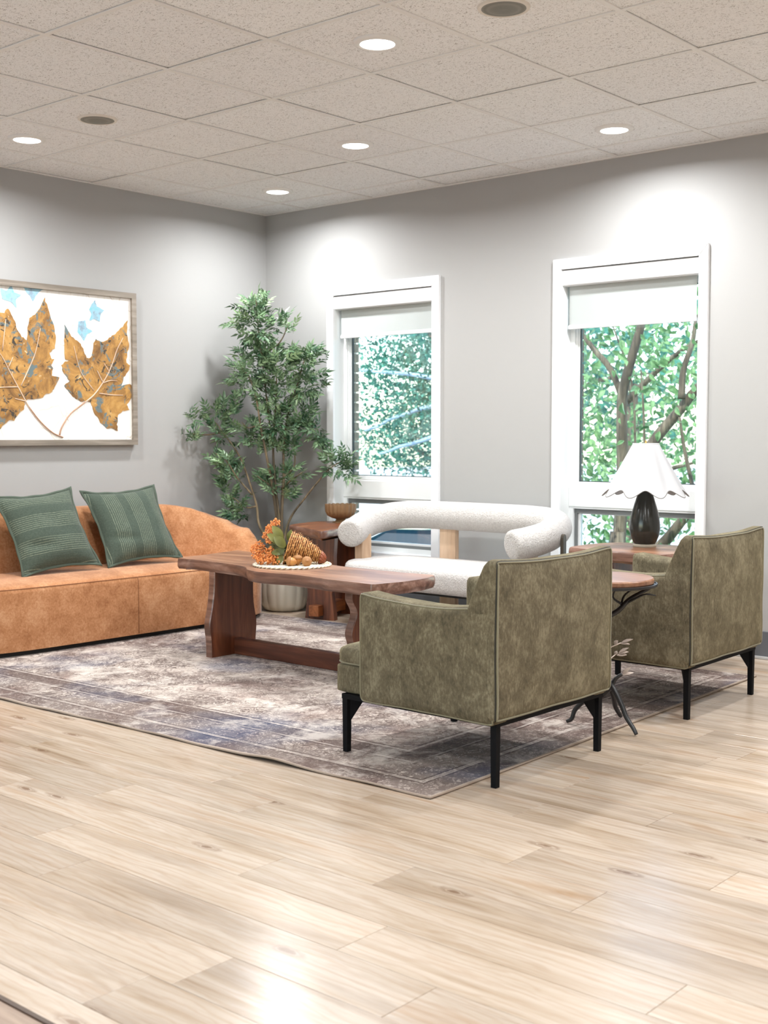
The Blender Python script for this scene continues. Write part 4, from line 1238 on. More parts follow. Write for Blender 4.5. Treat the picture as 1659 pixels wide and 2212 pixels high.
tw.tube([fp(-0.03, 0.10), fp(-0.025, 0.17, 0.0), fp(-0.035, 0.235, 0.0)], 0.0007, 4)
tw.tube([fp(-0.05, 0.08), fp(-0.13, 0.12, -0.02), fp(-0.195, 0.145, -0.02)], 0.0007, 4)
s_ = tw.build('stems', M_TWIG, fl_, smooth=True); s_['kind'] = 'stuff'
def blade(l, w, curl, seed):
    q = MB(); n_ = 8
    for i in range(n_ + 1):
        t = i / n_; wd = w * math.sin(PI * min(1, t * 0.92 + 0.06)) ** 0.8 * 0.5
        x = l * t; z = curl * math.sin(PI * t * 0.9) * l
        for sidev, zz in ((-1, 0.22), (0, 0), (1, 0.22)):
            q.v.append((x, sidev * wd, z + zz * wd))
    for i in range(n_):
        for k in range(2):
            a = i * 3 + k
            q.f.append((a, a + 1, a + 4, a + 3))
    return q.mesh('leaf', M_BLEAF, True)
def place_leaf(par, p0, p1, w, curl, up=(0, 0, 1)):
    d = Vector(p1) - Vector(p0)
    x = d.normalized(); u = Vector(up); z = (u - x * u.dot(x)).normalized(); y = z.cross(x)
    o = inst('leaf', blade(d.length, w, curl, 0), par, tuple(p0), Matrix((x, y, z)).transposed().to_euler())
    return o
cam_up = (0.62, -0.68, 0.35)
for (a0, b0, a1, b1, d0, d1, w, cu) in [(-0.045, 0.135, -0.098, 0.205, -0.03, -0.03, 0.045, .1), (-0.05, 0.115, -0.122, 0.165, -0.05, -0.05, 0.042, .1), (-0.03, 0.10, -0.085, 0.155, -0.07, -0.07, 0.05, .12), (-0.035, 0.095, -0.07, 0.06, -0.07, -0.06, 0.04, .12), (-0.02, 0.13, 0.0, 0.185, -0.02, -0.02, 0.028, .1), (-0.04, 0.075, -0.10, 0.068, -0.06, -0.06, 0.035, .15), (-0.045, 0.06, -0.066, 0.015, -0.065, -0.07, 0.035, .05), (-0.05, 0.09, -0.14, 0.07, -0.03, 0.0, 0.03, .1), (-0.05, 0.10, -0.12, 0.11, 0.03, 0.05, 0.04, .1), (-0.045, 0.05, -0.12, 0.02, 0.0, 0.02, 0.035, .1)]:
    place_leaf(fl_, fp(a0, b0, d0), fp(a1, b1, d1), w, cu, cam_up)
def acorn(p, tilt, label, s=1.15):
    a = thing('acorn', label, 'acorn', p, 0, 'wooden acorns on the placemat')
    a.rotation_euler = tilt
    MB().lathe([(0.001, -0.026), (0.004, -0.024), (0.012, -0.019), (0.0175, -0.010), (0.0195, 0.0), (0.0185, 0.007)], 28, cap0=True).build('nut', M_ACORN, a, smooth=True)
    MB().lathe([(0.0185, 0.004), (0.0225, 0.006), (0.0225, 0.010), (0.018, 0.017), (0.010, 0.021), (0.003, 0.0225), (0.0028, 0.029), (0.001, 0.030)], 28, cap1=True).build('cap', M_ACAP, a, smooth=True)
    a.scale = (s, s, s)
acorn(tuple(FB + fp(0.004, 0.031, -0.105)), (R(78), R(20), R(-50)), 'wooden acorn lying on its side, nearest the flowers')
acorn(tuple(FB + fp(0.032, 0.037, -0.075)), (0, 0, 0), 'wooden acorn standing upright between the two lying acorns')
acorn(tuple(FB + fp(0.080, 0.031, -0.103)), (R(76), R(-25), R(60)), 'wooden acorn lying on its side, nearest the basket tip')

# ------------------------------------------------------------------ armchairs
def armchair(label):
    c = thing('armchair', label, 'chair', (0, 0, 0), 0, 'olive velvet armchairs on the rug edge')
    # chair faces -x ; origin on the floor at the middle of the legs
    def dip(q, u, v, w):
        # raised corner "ears": the top edge sags in the middle
        k = max(0.0, w) ** 4
        return (q.x, q.y, q.z - 0.016 * k * (1 - v * v))
    back = Puff((0.215, -0.372, 0.226), (0.378, 0.350, 0.768), 0.022, (0.016, 0.0, 0.0), dip, 18, 0.003)
    def lean(q, u, v, w):
        x, y, z = dip(q, u, v, w)
        x += 0.115 * max(0.0, (w + 0.1) / 1.1) ** 1.5 * (1 - u) / 2      # front face slopes back to a thin top
        return (x, y, z)
    back.fn = lean
    bo = back.build('backrest', M_VELVET, c)
    def path3(p, f, n_=40):
        return [p.P(*f(-1 + 2 * k / n_)) for k in range(n_ + 1)]
    def piping(p, segs, name, mat, parent, closed=True):
        pts = []
        for f in segs: pts += path3(p, f)[:-1]
        MB().tube(pts, 0.0036 if mat is M_PIPING else 0.0026, 6, closed=closed).build(name, mat, parent, smooth=True)
    e = 0.93
    piping(back, [lambda t: (e, -1, t), lambda t: (e, t, 1), lambda t: (e, 1, -t), lambda t: (e, -t, -1)], 'piping', M_PIPINGD, bo)
    piping(back, [lambda t: (e + .05, -e - .05, t), lambda t: (e + .05, t, e + .05), lambda t: (e + .05, e + .05, -t), lambda t: (e + .05, -t, -e - .05)], 'piping', M_PIPING, bo)
    for sy in (-1, 1):
        y0, y1 = (-0.372, -0.268) if sy < 0 else (0.252, 0.352)
        def adip(q, u, v, w):
            k = max(0.0, w) ** 4
            return (q.x, q.y, q.z - k * (0.024 * (1 - u * u)))
        arm = Puff((-0.240, y0, 0.212), (0.366, y1, 0.618), 0.028, (0.004, 0.012, 0.0), adip, 16, 0.003)
        ao = arm.build('armrest', M_VELVET, c)
        s_ = sy
        piping(arm, [lambda t: (-1, s_ * e, t), lambda t: (t, s_ * e, 1), lambda t: (1, s_ * e, -t), lambda t: (-t, s_ * e, -1)], 'piping', M_PIPINGD, ao)
        piping(arm, [lambda t: (-1, s_ * .985, t), lambda t: (t, s_ * .985, .99), lambda t: (.99, s_ * .985, -t), lambda t: (-t, s_ * .985, -1)], 'piping', M_PIPING, ao)
    seat = Puff((-0.395, -0.322, 0.222), (0.24, 0.302, 0.333), 0.016, (0.01, 0, 0), None, 12, 0.002)
    seat.build('seat_base', M_VELVET, c)
    cush = Puff((-0.392, -0.322, 0.322), (0.23, 0.302, 0.400), 0.030, (0.012, 0, 0.035), None, 14, 0.003)
    co = cush.build('seat_cushion', M_VELVET, c)
    piping(cush, [lambda t: (-1, t, -.7), lambda t: (t, 1, -.7), lambda t: (1, -t, -.7), lambda t: (-t, -1, -.7)], 'piping', M_PIPING, co)
    MB().box((-0.352, -0.335, 0.206), (0.352, -0.311, 0.224)).box((-0.352, 0.308, 0.206), (0.352, 0.332, 0.224)).box((-0.352, -0.311, 0.206), (-0.328, 0.308, 0.224)).box((0.328, -0.311, 0.206), (0.352, 0.308, 0.224)).build('under_frame', M_BLACK, c)
    for sx in (-1, 1):
        for sy in (-1, 1):
            x, y = sx * 0.338, (-0.322 if sy < 0 else 0.318)
            zb = RUGZ * 0 if (sx > 0) else RUGZ + 0.001
            q = MB()
            for z, w in ((zb, 0.0105), (0.20, 0.0120), (0.224, 0.0120)):
                q.v += [(x + a * w, y + b_ * w, z) for a, b_ in ((-1, -1), (1, -1), (1, 1), (-1, 1))]
            for k in range(2):
                for i in range(4):
                    j = (i + 1) % 4
                    q.f.append((k * 4 + i, k * 4 + j, k * 4 + 4 + j, k * 4 + 4 + i))
            q.f += [(3, 2, 1, 0), (8, 9, 10, 11)]
            lg = q.build('leg', M_BLACK, c)
            # one gusset plate per leg, set diagonally towards the middle of the seat
            g = MB().prism([(0.008, 0.210), (0.070, 0.210), (0.012, 0.120), (0.008, 0.120)], -0.005, 0.005, 1)
            an = math.atan2(-sy, -sx)
            g.v = [(x + p[0] * math.cos(an) - p[1] * math.sin(an), y + p[0] * math.sin(an) + p[1] * math.cos(an), p[2]) for p in g.v]
            g.build('bracket', M_BLACK, lg)
    return c
ch = armchair('olive velvet armchair with its back to us, in front of the coffee table end')
ch2 = dup(ch, (3.735, -1.212, 0), R(1.0), 'olive velvet armchair beyond the small round table, by the lamp')
ch.location = (3.725, -2.530, 0)
ch.rotation_euler = (0, 0, R(-0.6))

# ------------------------------------------------------------------ small round branch table
bx_, by_ = 3.890, -1.890
rt = thing('accent_table', 'small round table on a black branch stand between the two armchairs', 'table', (bx_, by_, 0))
MB().lathe([(0.001, 0.587), (0.196, 0.587), (0.200, 0.592), (0.200, 0.606), (0.196, 0.611), (0.001, 0.612)], 72).build('tabletop', M_WAL_X, rt, smooth=True, sharp=35)
MB().lathe([(0.17, 0.578), (0.210, 0.578), (0.2135, 0.581), (0.2135, 0.589), (0.2075, 0.590), (0.2065, 0.586), (0.17, 0.586)], 72).build('rim_ring', M_IRON, rt, smooth=True, sharp=35)
MB().tube(smooth_path([(0.0, 0.0, 0.16), (0.012, -0.008, 0.26), (-0.01, 0.008, 0.36), (0.006, 0.0, 0.46)], 5), 0.014, 9).build('trunk', M_IRON, rt, smooth=True)
for pts in ([(0, 0, .44), (.05, .035, .475), (.085, .06, .52), (.13, .10, .555), (.165, .125, .58)], [(0, 0, .44), (-.06, .03, .5), (-.12, .06, .55), (-.16, .09, .58)], [(0, 0, .44), (.03, -.06, .5), (.06, -.12, .55), (.07, -.16, .58)], [(0, 0, .44), (-.04, -.05, .5), (-.1, -.1, .55), (-.13, -.12, .58)]):
    P = smooth_path(pts, 5)
    MB().tube(P, [lerp(0.012, 0.006, k / (len(P) - 1)) for k in range(len(P))], 8).build('branch', M_IRON, rt, smooth=True)
for pts in ([(.075, .052, .505), (.12, .06, .53), (.15, .075, .545), (.18, .10, .54)], [(.06, .04, .49), (.055, .07, .53), (.075, .11, .56), (.09, .13, .58)], [(.062, .045, .50), (.035, .02, .53), (.05, .03, .58)]):
    P = smooth_path(pts, 4)
    MB().tube(P, [lerp(0.005, 0.0025, k / (len(P) - 1)) for k in range(len(P))], 6).build('twig', M_IRON, rt, smooth=True)
feet = [((4.066 - bx_, -1.922 - by_, 0.0), (0.06, -0.012)), ((3.762 - bx_, -1.945 - by_, RUGZ + 0.002), (-0.045, -0.016)), ((3.88 - bx_, -1.72 - by_, RUGZ + 0.002), (0.0, 0.06))]
for (fx, fy, fz), _ in feet:
    d = Vector((fx, fy, 0))
    P = smooth_path([(0, 0, .20), (d.x * .30, d.y * .30, .175), (d.x * .52 + .006, d.y * .52, .115), (d.x * .74 - .004, d.y * .74, .066), (d.x * .88 + .004, d.y * .88, .03), (fx, fy, fz + .007)], 5)
    MB().tube(P, [lerp(0.0125, 0.0075, k / (len(P) - 1)) for k in range(len(P))], 8).build('leg', M_IRON, rt, smooth=True)
def mleaf(par, base, d, l, w):
    q = MB(); x = Vector(d).normalized(); u = Vector((0.45, -0.5, 0.75)); z = (u - x * u.dot(x)).normalized(); y = z.cross(x)
    for t, ww in ((0, .08), (.25, .8), (.5, 1), (.78, .62), (1, .04)):
        for s_ in (-1, 1):
            q.v.append(tuple(Vector(base) + x * l * t + y * s_ * w / 2 * ww + z * 0.004 * math.sin(PI * t)))
    for i in range(4): q.f.append((2 * i, 2 * i + 1, 2 * i + 3, 2 * i + 2))
    n_ = len(q.v)
    q.v += [tuple(Vector(v) - z * 0.0012) for v in q.v]
    q.f += [tuple(i + n_ for i in f[::-1]) for f in q.f]
    q.build('metal_leaf', M_PEWTER, par, smooth=True)
ra, rd = Vector((0.757, 0.653, 0)), Vector((0, 0, 1))
for base, tip, leaves in (((0, 0, .30), ra * .075 + rd * .345, [(ra * .075 + rd * .345, (.9, .5, .35), .05, .014), (ra * .07 + rd * .342, (.9, .6, -.05), .04, .012), (ra * .048 + rd * .338, (.4, .3, .6), .022, .018)]),
                          ((0, 0, .24), ra * .062 + rd * .305, [(ra * .066 + rd * .305, (.8, .5, .5), .045, .013), (ra * .066 + rd * .302, (.9, .6, .2), .04, .016), (ra * .058 + rd * .295, (.9, .6, .05), .04, .017), (ra * .05 + rd * .298, (.3, .2, .5), .018, .012)])):
    br = MB().tube([base, (Vector(base) + Vector(tip)) / 2 + rd * 0.006, tip], 0.0024, 6).build('sprig', M_PEWTER, rt, smooth=True)
    for lf in leaves: mleaf(br, *lf)
br = MB().tube(smooth_path([(0.0, 0.0, .13), (.03, .015, .165), (.045, .028, .20), (.065, .045, .22)], 5), [0.011 - 0.0003 * k for k in range(16)], 8).build('twig', M_IRON, rt, smooth=True)
mleaf(br, (.066, .046, .218), (.5, .3, .55), .045, .016)
mleaf(br, (.062, .044, .215), (.85, .55, .25), .05, .014)

# ------------------------------------------------------------------ ivory loveseat with tube back
LX, LY = 2.045, -0.52
ls = thing('loveseat', 'ivory boucle loveseat with a tubular wraparound back under the windows', 'loveseat', (LX, LY, 0))
tb = [(-0.592, -0.185, .588), (-0.622, -0.10, .600), (-0.655, 0.0, .622), (-0.640, 0.11, .652), (-0.560, 0.19, .676), (-0.40, 0.222, .688), (-0.15, 0.228, .690), (0.15, 0.228, .690), (0.42, 0.225, .688), (0.585, 0.200, .678), (0.660, 0.125, .656), (0.672, 0.01, .622), (0.640, -0.095, .598), (0.600, -0.190, .583)]
P = smooth_path(tb, 7)
r0 = 0.085
d0 = (P[0] - P[1]).normalized(); d1 = (P[-1] - P[-2]).normalized()
pp = [P[0] + d0 * 0.024, P[0] + d0 * 0.021, P[0] + d0 * 0.012] + P + [P[-1] + d1 * 0.012, P[-1] + d1 * 0.021, P[-1] + d1 * 0.024]
rads = [r0 * 0.72, r0 * 0.86, r0 * 0.965] + [r0] * len(P) + [r0 * 0.965, r0 * 0.86, r0 * 0.72]
bk_ = MB().tube(pp, rads, 28).build('tube_back', M_BOUCLE, ls, smooth=True, sharp=60)
def rrect(x0, x1, y0, y1, r, n_=10):
    out = []
    for cx, cy, a0 in ((x1 - r, y1 - r, 0), (x0 + r, y1 - r, 90), (x0 + r, y0 + r, 180), (x1 - r, y0 + r, 270)):
        for k in range(n_ + 1):
            a = R(a0 + 90 * k / n_); out.append((cx + r * math.cos(a), cy + r * math.sin(a)))
    return out
q = MB()
lays = [(0.05, .288), (0.018, .292), (0.004, .306), (0.0, .33), (0.0, .385), (0.006, .408), (0.022, .422), (0.06, .431), (0.16, .437)]
N = 44
for d, z in lays:
    rr_ = rrect(-0.675 + d, 0.70 - d, -0.31 + d, 0.30 - d, max(0.26 - d, .02))
    for x, y in rr_: q.v.append((x, y, z))
for k in range(len(lays) - 1):
    for i in range(N):
        j = (i + 1) % N
        q.f.append((k * N + i, k * N + j, (k + 1) * N + j, (k + 1) * N + i))
q.f.append(tuple((len(lays) - 1) * N + i for i in range(N))); q.f.append(tuple(range(N))[::-1])
q.build('seat', M_BOUCLE, ls, smooth=True, sharp=70)
for x0, x1 in ((-0.225, -0.105),):
    MB().box((x0, 0.205, 0), (x1, 0.245, .64), 0.006).build('back_post', M_OAK, ls)
MB().box((-0.612, -0.13, RUGZ + 0.001), (-0.545, -0.05, .58), 0.006).build('front_post', M_OAK, ls)
MB().box((0.60, -0.13, RUGZ + 0.001), (0.660, -0.05, .58), 0.006).build('front_post', M_OAK, ls)
for sx, xx in ((-1, -0.735), (1, 0.766)):
    q = MB()
    pol = [(-0.014, 0.0), (0.014, 0.0), (0.014, .62), (0.009, .634), (0.0, .640), (-0.009, .634), (-0.014, .62)]
    q.prism([(y + 0.03, z) for y, z in pol], xx - 0.010, xx + 0.010, 0)
    q.build('side_post', M_DARKWOOD, ls)
MB().box((-0.56, -0.20, .265), (0.58, 0.22, .292)).build('seat_rail', M_PLINTH, ls)
for sx, x in ((-1, -0.60), (1, 0.62)):
    MB().box((min(x, sx * 0.74), -0.01, .235), (max(x, sx * 0.74), 0.05, .265)).build('side_rail', M_DARKWOOD, ls)

# ------------------------------------------------------------------ end tables
EZ = 0.595
e1_ = thing('end_table', 'walnut end table with live edge holding the fluted bowl, beside the potted tree', 'table', (0.98, -0.40, 0), 0, 'walnut end tables under the windows')
L1 = lambda pts: [(x - 0.98, y + 0.40) for x, y in pts]
slab('tabletop', L1([(0.775, -.545), (0.90, -.605), (1.10, -.700), (1.25, -.780), (1.29, -.790), (1.285, -.74), (1.235, -.62), (1.19, -.50), (1.15, -.28), (1.10, -.09), (1.06, -.055), (0.85, -.05), (0.72, -.07), (0.665, -.16), (0.665, -.24), (0.71, -.42), (0.75, -.52)]), EZ - 0.058, EZ, M_WAL_Y, e1_, 0.014, 0.006, 5, 4, M_BARK_EDGE)
lr = R(20)
def trestle(par, cx, cy, rot, wb, wt, th, z1, mat):
    f = lambda u, v, z: (cx + u * math.cos(rot) - v * math.sin(rot), cy + u * math.sin(rot) + v * math.cos(rot), z)
    q = MB(); prof = [(wb, 0.0), (wb * .94, .05), (wb * .80, .17), (wt * 1.0, .30), (wt * .97, .40), (wt * 1.06, z1)]
    for w, z in prof:
        q.v += [f(-w / 2, -th / 2, z), f(w / 2, -th / 2, z), f(w / 2, th / 2, z), f(-w / 2, th / 2, z)]
    for k in range(len(prof) - 1):
        for i in range(4):
            j = (i + 1) % 4
            q.f.append((k * 4 + i, k * 4 + j, k * 4 + 4 + j, k * 4 + 4 + i))
    q.f += [(3, 2, 1, 0), tuple(len(prof) * 4 - 4 + i for i in range(4))]
    o = q.build('leg', mat, par)
    return o, f
o, f1 = trestle(e1_, 0.03, -0.10, lr, 0.205, 0.20, 0.052, EZ - 0.056, M_WAL_Z)
trestle(e1_, -0.05, 0.20, lr, 0.205, 0.20, 0.052, EZ - 0.056, M_WAL_Z)
MB().box((-0.036, -0.085, 0.028), (0.036, 0.36, 0.098), 0.004).build('stretcher', M_TENON, e1_, loc=(0.018, -0.10, 0)).rotation_euler = (0, 0, R(15))
bw = thing('fluted_bowl', 'tan fluted pedestal bowl with scalloped rim on the end table', 'bowl', (0.856, -0.150, EZ))
def flute(r, z, a): return (r * (1 + (0.075 * abs(math.cos(10 * a)) - 0.05) * min(1, max(0, (z - .025) / .03))), z + (0.004 * abs(math.cos(10 * a)) if z > .115 else 0))
MB().lathe([(0.001, .030), (0.03, .034), (0.075, .045), (0.094, .075), (0.098, .118), (0.104, .120), (0.102, .075), (0.088, .046), (0.058, .031), (0.034, .024), (0.030, .018)], 120, fn=flute).build('bowl_cup', M_BOWL, bw, smooth=True, sharp=70)
MB().lathe([(0.030, .020), (0.036, .010), (0.054, .005), (0.057, 0.0005), (0.001, 0.0005)], 60).build('foot', M_BOWL, bw, smooth=True, sharp=60)

e2_ = thing('end_table', 'walnut end table with live edge holding the lamp, below the right window', 'table', (3.26, -0.50, 0), 0, 'walnut end tables under the windows')
L2 = lambda pts: [(x - 3.26, y + 0.50) for x, y in pts]
slab('tabletop', L2([(2.985, -.70), (3.02, -.735), (3.2, -.772), (3.42, -.800), (3.54, -.79), (3.565, -.76), (3.60, -.55), (3.60, -.36), (3.57, -.28), (3.4, -.255), (3.15, -.26), (3.02, -.32), (2.975, -.45), (2.97, -.60)]), EZ - 0.058, EZ, M_WAL_X, e2_, 0.014, 0.006, 9, 4, M_BARK_EDGE)
for x in (-0.17, 0.20):
    q, _ = trestle(e2_, x, 0.125, R(90), 0.21, 0.21, 0.05, EZ - 0.056, M_WAL_Z)
MB().box((-0.15, 0.095, 0.03), (0.18, 0.155, 0.10), 0.004).build('stretcher', M_TENON, e2_)

# table lamp
lp = thing('table_lamp', 'table lamp with charcoal gourd base and white scalloped shade', 'lamp', (3.275, -0.440, EZ))
MB().lathe([(0.001, 0.0), (0.058, 0.0), (0.060, 0.004), (0.060, 0.012), (0.056, 0.016), (0.001, 0.016)], 48).build('foot', M_LAMPF, lp, smooth=True, sharp=50)
MB().lathe([(0.052, 0.014), (0.062, 0.030), (0.075, 0.062), (0.0795, 0.095), (0.077, 0.130), (0.068, 0.180), (0.055, 0.225), (0.043, 0.262), (0.034, 0.29), (0.028, 0.31), (0.02, 0.32), (0.001, 0.321)], 56).build('base', M_LAMPB, lp, smooth=True)
MB().tube([(0, 0, .31), (0, 0, .545)], 0.005, 8).build('stem', M_BRASS, lp, smooth=True)
NS = 9
def shade_pt(t, a):
    # t 0 top .. 1 bottom
    wv = math.cos(NS * a + 0.15)
    r_ = lerp(0.066, 0.196, t) * (1 + wv * (0.02 + 0.075 * t)) + 0.01 * t ** 4
    z = 0.535 - 0.255 * t
    z -= (wv * 0.018 + 0.0) * t ** 3
    return (r_ * math.cos(a), r_ * math.sin(a), z)
q = MB(); na, nt_ = 216, 12
for sidez in (0, 1):
    for i in range(nt_ + 1):
        for k in range(na):
            x, y, z = shade_pt(i / nt_, 2 * PI * k / na)
            f = 1 - 0.010 * sidez
            q.v.append((x * f, y * f, z))
for s_ in (0, 1):
    for i in range(nt_):
        for k in range(na):
            l = (k + 1) % na; b_ = s_ * (nt_ + 1) * na
            q.f.append((b_ + i * na + k, b_ + i * na + l, b_ + (i + 1) * na + l, b_ + (i + 1) * na + k))
q.build('shade', M_SHADE, lp, smooth=True)
MB().tube([shade_pt(1, 2 * PI * k / na) for k in range(na)], 0.0021, 6, closed=True).build('shade_binding', M_SHADERIM, lp, smooth=True)
MB().tube([shade_pt(0, 2 * PI * k / na) for k in range(na)], 0.0016, 6, closed=True).build('top_wire', M_TRIM, lp, smooth=True)
for k in range(3):
    a = 2 * PI * k / 3 + .3
    MB().tube([(0, 0, .535), (0.066 * math.cos(a), 0.066 * math.sin(a), .535)], 0.0016, 5).build('spider_arm', M_BRASS, lp)
MB().lathe([(0.001, .530), (0.006, .531), (0.006, .538), (0.003, .542), (0.005, .547), (0.001, .553)], 16).build('finial', M_BRASS, lp, smooth=True)

# ------------------------------------------------------------------ potted faux tree
PX, PY = 0.515, -0.345
pot = thing('potted_tree', 'tall faux leafy tree in a fluted bone pot in the corner', 'plant', (PX, PY, 0))
def pfl(r, z, a): return (r * (1 + 0.045 * abs(math.cos(7 * a)) - 0.02), z)
MB().lathe([(0.001, 0.0), (0.105, 0.0), (0.130, 0.010), (0.150, 0.05), (0.163, 0.12), (0.166, 0.20), (0.160, 0.28), (0.150, 0.335), (0.152, 0.35), (0.140, 0.352), (0.136, 0.30), (0.001, 0.30)], 140, fn=pfl).build('pot', M_POT, pot, smooth=True, sharp=60)
MB().lathe([(0.001, .315), (0.135, .305)], 32).build('moss_fill', M_TWIG, pot)
O = Vector((PX, PY, 0))
for k, pts in enumerate(TREE_STEMS):
    P = [Vector(p) - O for p in pts]
    if k in (0, 1, 2, 4, 5):
        P = [Vector((0.02 * math.cos(k * 2), 0.02 * math.sin(k * 2), 0.31))] + P
    P = smooth_path(P, 5)
    r_a = 0.0135 if k in (0, 1, 4) else (0.010 if k in (2, 5) else 0.0065)
    MB().tube(P, [lerp(r_a, 0.0028, (i / (len(P) - 1)) ** 0.9) for i in range(len(P))], 7).build('stem', M_STEM, pot, smooth=True)
lrg = random.Random(21)
def leaflet(q, base, ang, l, w, pitch=0.0):
    ca, sa = math.cos(ang), math.sin(ang)
    def tr_(x, y, z): return (base[0] + x * ca - y * sa, base[1] + x * sa + y * ca, z - pitch * x)
    vs = [tr_(0, 0, 0), tr_(l * .38, w * .5, .10 * w), tr_(l * .38, -w * .5, .10 * w), tr_(l * .42, 0, -.12 * w), tr_(l, 0, -.1 * l)]
    q.add(vs, [(0, 3, 1), (0, 2, 3), (3, 4, 1), (3, 2, 4)])
def sprig(seed):
    rr = random.Random(seed); q = MB(); l0 = 0.075
    q.add([(0, -.0012, 0), (0, .0012, 0), (l0, .0005, 0), (l0, -.0005, 0)], [(0, 1, 2, 3)])
    for t, ln in ((.25, .034), (.52, .040), (.78, .036)):
        for s_ in (-1, 1):
            leaflet(q, (l0 * t, 0), s_ * R(rr.uniform(34, 58)), ln * rr.uniform(.85, 1.15), 0.0155, rr.uniform(-.2, .4))
    leaflet(q, (l0 * .92, 0), rr.uniform(-.2, .2), 0.046, 0.0155, 0.3)
    return q
SPR = [sprig(k) for k in range(6)]
SPM = [s_.mesh('leaf', M_LEAF) for s_ in SPR]
places = []
stem_pts = [Vector(p) for pts in TREE_STEMS for p in pts]
for (x, y, z, rx, rz_, n_) in TREE_CLUSTERS:
    c = Vector((x, y, z))
    near = min(stem_pts, key=lambda p: (p - c).length)
    for k in range(int(n_ * 1.35)):
        while 1:
            a, b_, d = lrg.uniform(-1, 1), lrg.uniform(-1, 1), lrg.uniform(-1, 1)
            if a * a + b_ * b_ + d * d < 1: break
        p = c + rv * (a * rx) + Vector((0, 0, b_ * rz_)) + dv * (d * min(rx, 0.11))
        if p.x < 0.05 or p.y > -0.07: p = p - dv * 0.1
        if p.x < 0.05: p.x = 0.05
        if p.y > -0.07: p.y = -0.07
        out = (p - (near + Vector((0, 0, -0.05))))
        out = out.normalized() if out.length > 1e-4 else Vector((0, 0, 1))
        out = (out + rv * lrg.uniform(-.7, .7) + dv * lrg.uniform(-.6, .5) + Vector((0, 0, lrg.uniform(-.35, .55)))).normalized()
        if p.x < 0.14 and out.x < 0: out.x = abs(out.x)
        if p.y > -0.16 and out.y > 0: out.y = -abs(out.y)
        nrm = Vector((lrg.uniform(-.4, 1), lrg.uniform(-1, .4), lrg.uniform(.2, 1.2)))
        X = out; Z = (nrm - X * nrm.dot(X)).normalized(); Y = Z.cross(X)
        M4 = Matrix((X, Y, Z)).transposed()
        places.append((p - X * 0.05, M4, lrg.uniform(.85, 1.3)))
lrg.shuffle(places)
for p, M4, s_ in places[:290]:
    inst('leaf', SPM[lrg.randrange(6)], pot, tuple(p - O), M4.to_euler(), s_)
q = MB()
for p, M4, s_ in places[290:]:
    g = SPR[lrg.randrange(6)]
    q.add([M4 @ (Vector(v) * s_) + (p - O) for v in g.v], g.f)
o = q.build('foliage', M_LEAF, pot, tri=False); o['kind'] = 'stuff'

# ------------------------------------------------------------------ painting
art = thing('framed_painting', 'large canvas of two golden maple leaves in a grey wood frame', 'painting', (0.0, -1.94, 1.595), 0)
y0, y1, z0, z1 = -0.76, 0.757, -0.483, 0.48
ow = lambda p: (p[0] + 1.94, p[1] - 1.595)
MB().box((0.012, y0 + .02, z0 + .02), (0.024, y1 - .02, z1 - .02)).build('canvas', M_CANVAS, art)
fw = 0.034
def rail(p):
    MB().prism(p, 0.004, 0.042, 0).build('frame_rail', M_PFRAME, art)
rail([(y0, z1), (y1, z1), (y1 - fw, z1 - fw), (y0 + fw, z1 - fw)])
rail([(y0, z0), (y0 + fw, z0 + fw), (y1 - fw, z0 + fw), (y1, z0)])
rail([(y1, z0), (y1 - fw, z0 + fw), (y1 - fw, z1 - fw), (y1, z1)])
rail([(y0, z0), (y0, z1), (y0 + fw, z1 - fw), (y0 + fw, z0 + fw)])
def cutout(poly, x0, x1, name, mat, ragged=0.0, seed=0):
    P = []
    n_ = len(poly); rr = random.Random(seed)
    for i in range(n_):
        a = Vector(ow(poly[i])); b_ = Vector(ow(poly[(i + 1) % n_]))
        k = 3 if ragged else 1
        for j in range(k):
            p = a.lerp(b_, j / k)
            P.append((min(y1 - fw - .002, max(y0 + fw + .002, p.x + rr.uniform(-ragged, ragged))), min(z1 - fw, max(z0 + fw, p.y + rr.uniform(-ragged, ragged)))))
    MB().prism(P, x0, x1, 0).build(name, mat, art)
cutout(LEAF_R, 0.0235, 0.0285, 'painted_leaf', M_ARTLEAF, 0.004, 1)
cutout(LEAF_L, 0.0235, 0.0285, 'painted_leaf', M_ARTLEAF, 0.004, 2)
for k, b_ in enumerate(BLUE): cutout(b_, 0.0235, 0.026, 'small_painted_leaf', M_ARTBLUE, 0.002, k)
for grp in (STEMS_R, STEMS_L):
    for k, st in enumerate(grp):
        P = smooth_path([(0.030, *ow(p)) for p in st], 4)
        P = [Vector((p.x, min(y1 - fw - .004, max(y0 + fw + .004, p.y)), p.z)) for p in P]
        n_ = len(P)
        if k == 0:
            h = int(n_ * 0.36)
            MB().tube(P[:h + 1], 0.0042, 6).build('painted_stalk', M_ARTSTEMD, art, smooth=True)
            MB().tube(P[h:], [lerp(.0045, .002, i / (n_ - h)) for i in range(n_ - h)], 6).build('painted_vein', M_ARTSTEM, art, smooth=True)
        else:
            MB().tube(P, [lerp(.0036, .0014, i / n_) for i in range(n_)], 6).build('painted_vein', M_ARTSTEM, art, smooth=True)

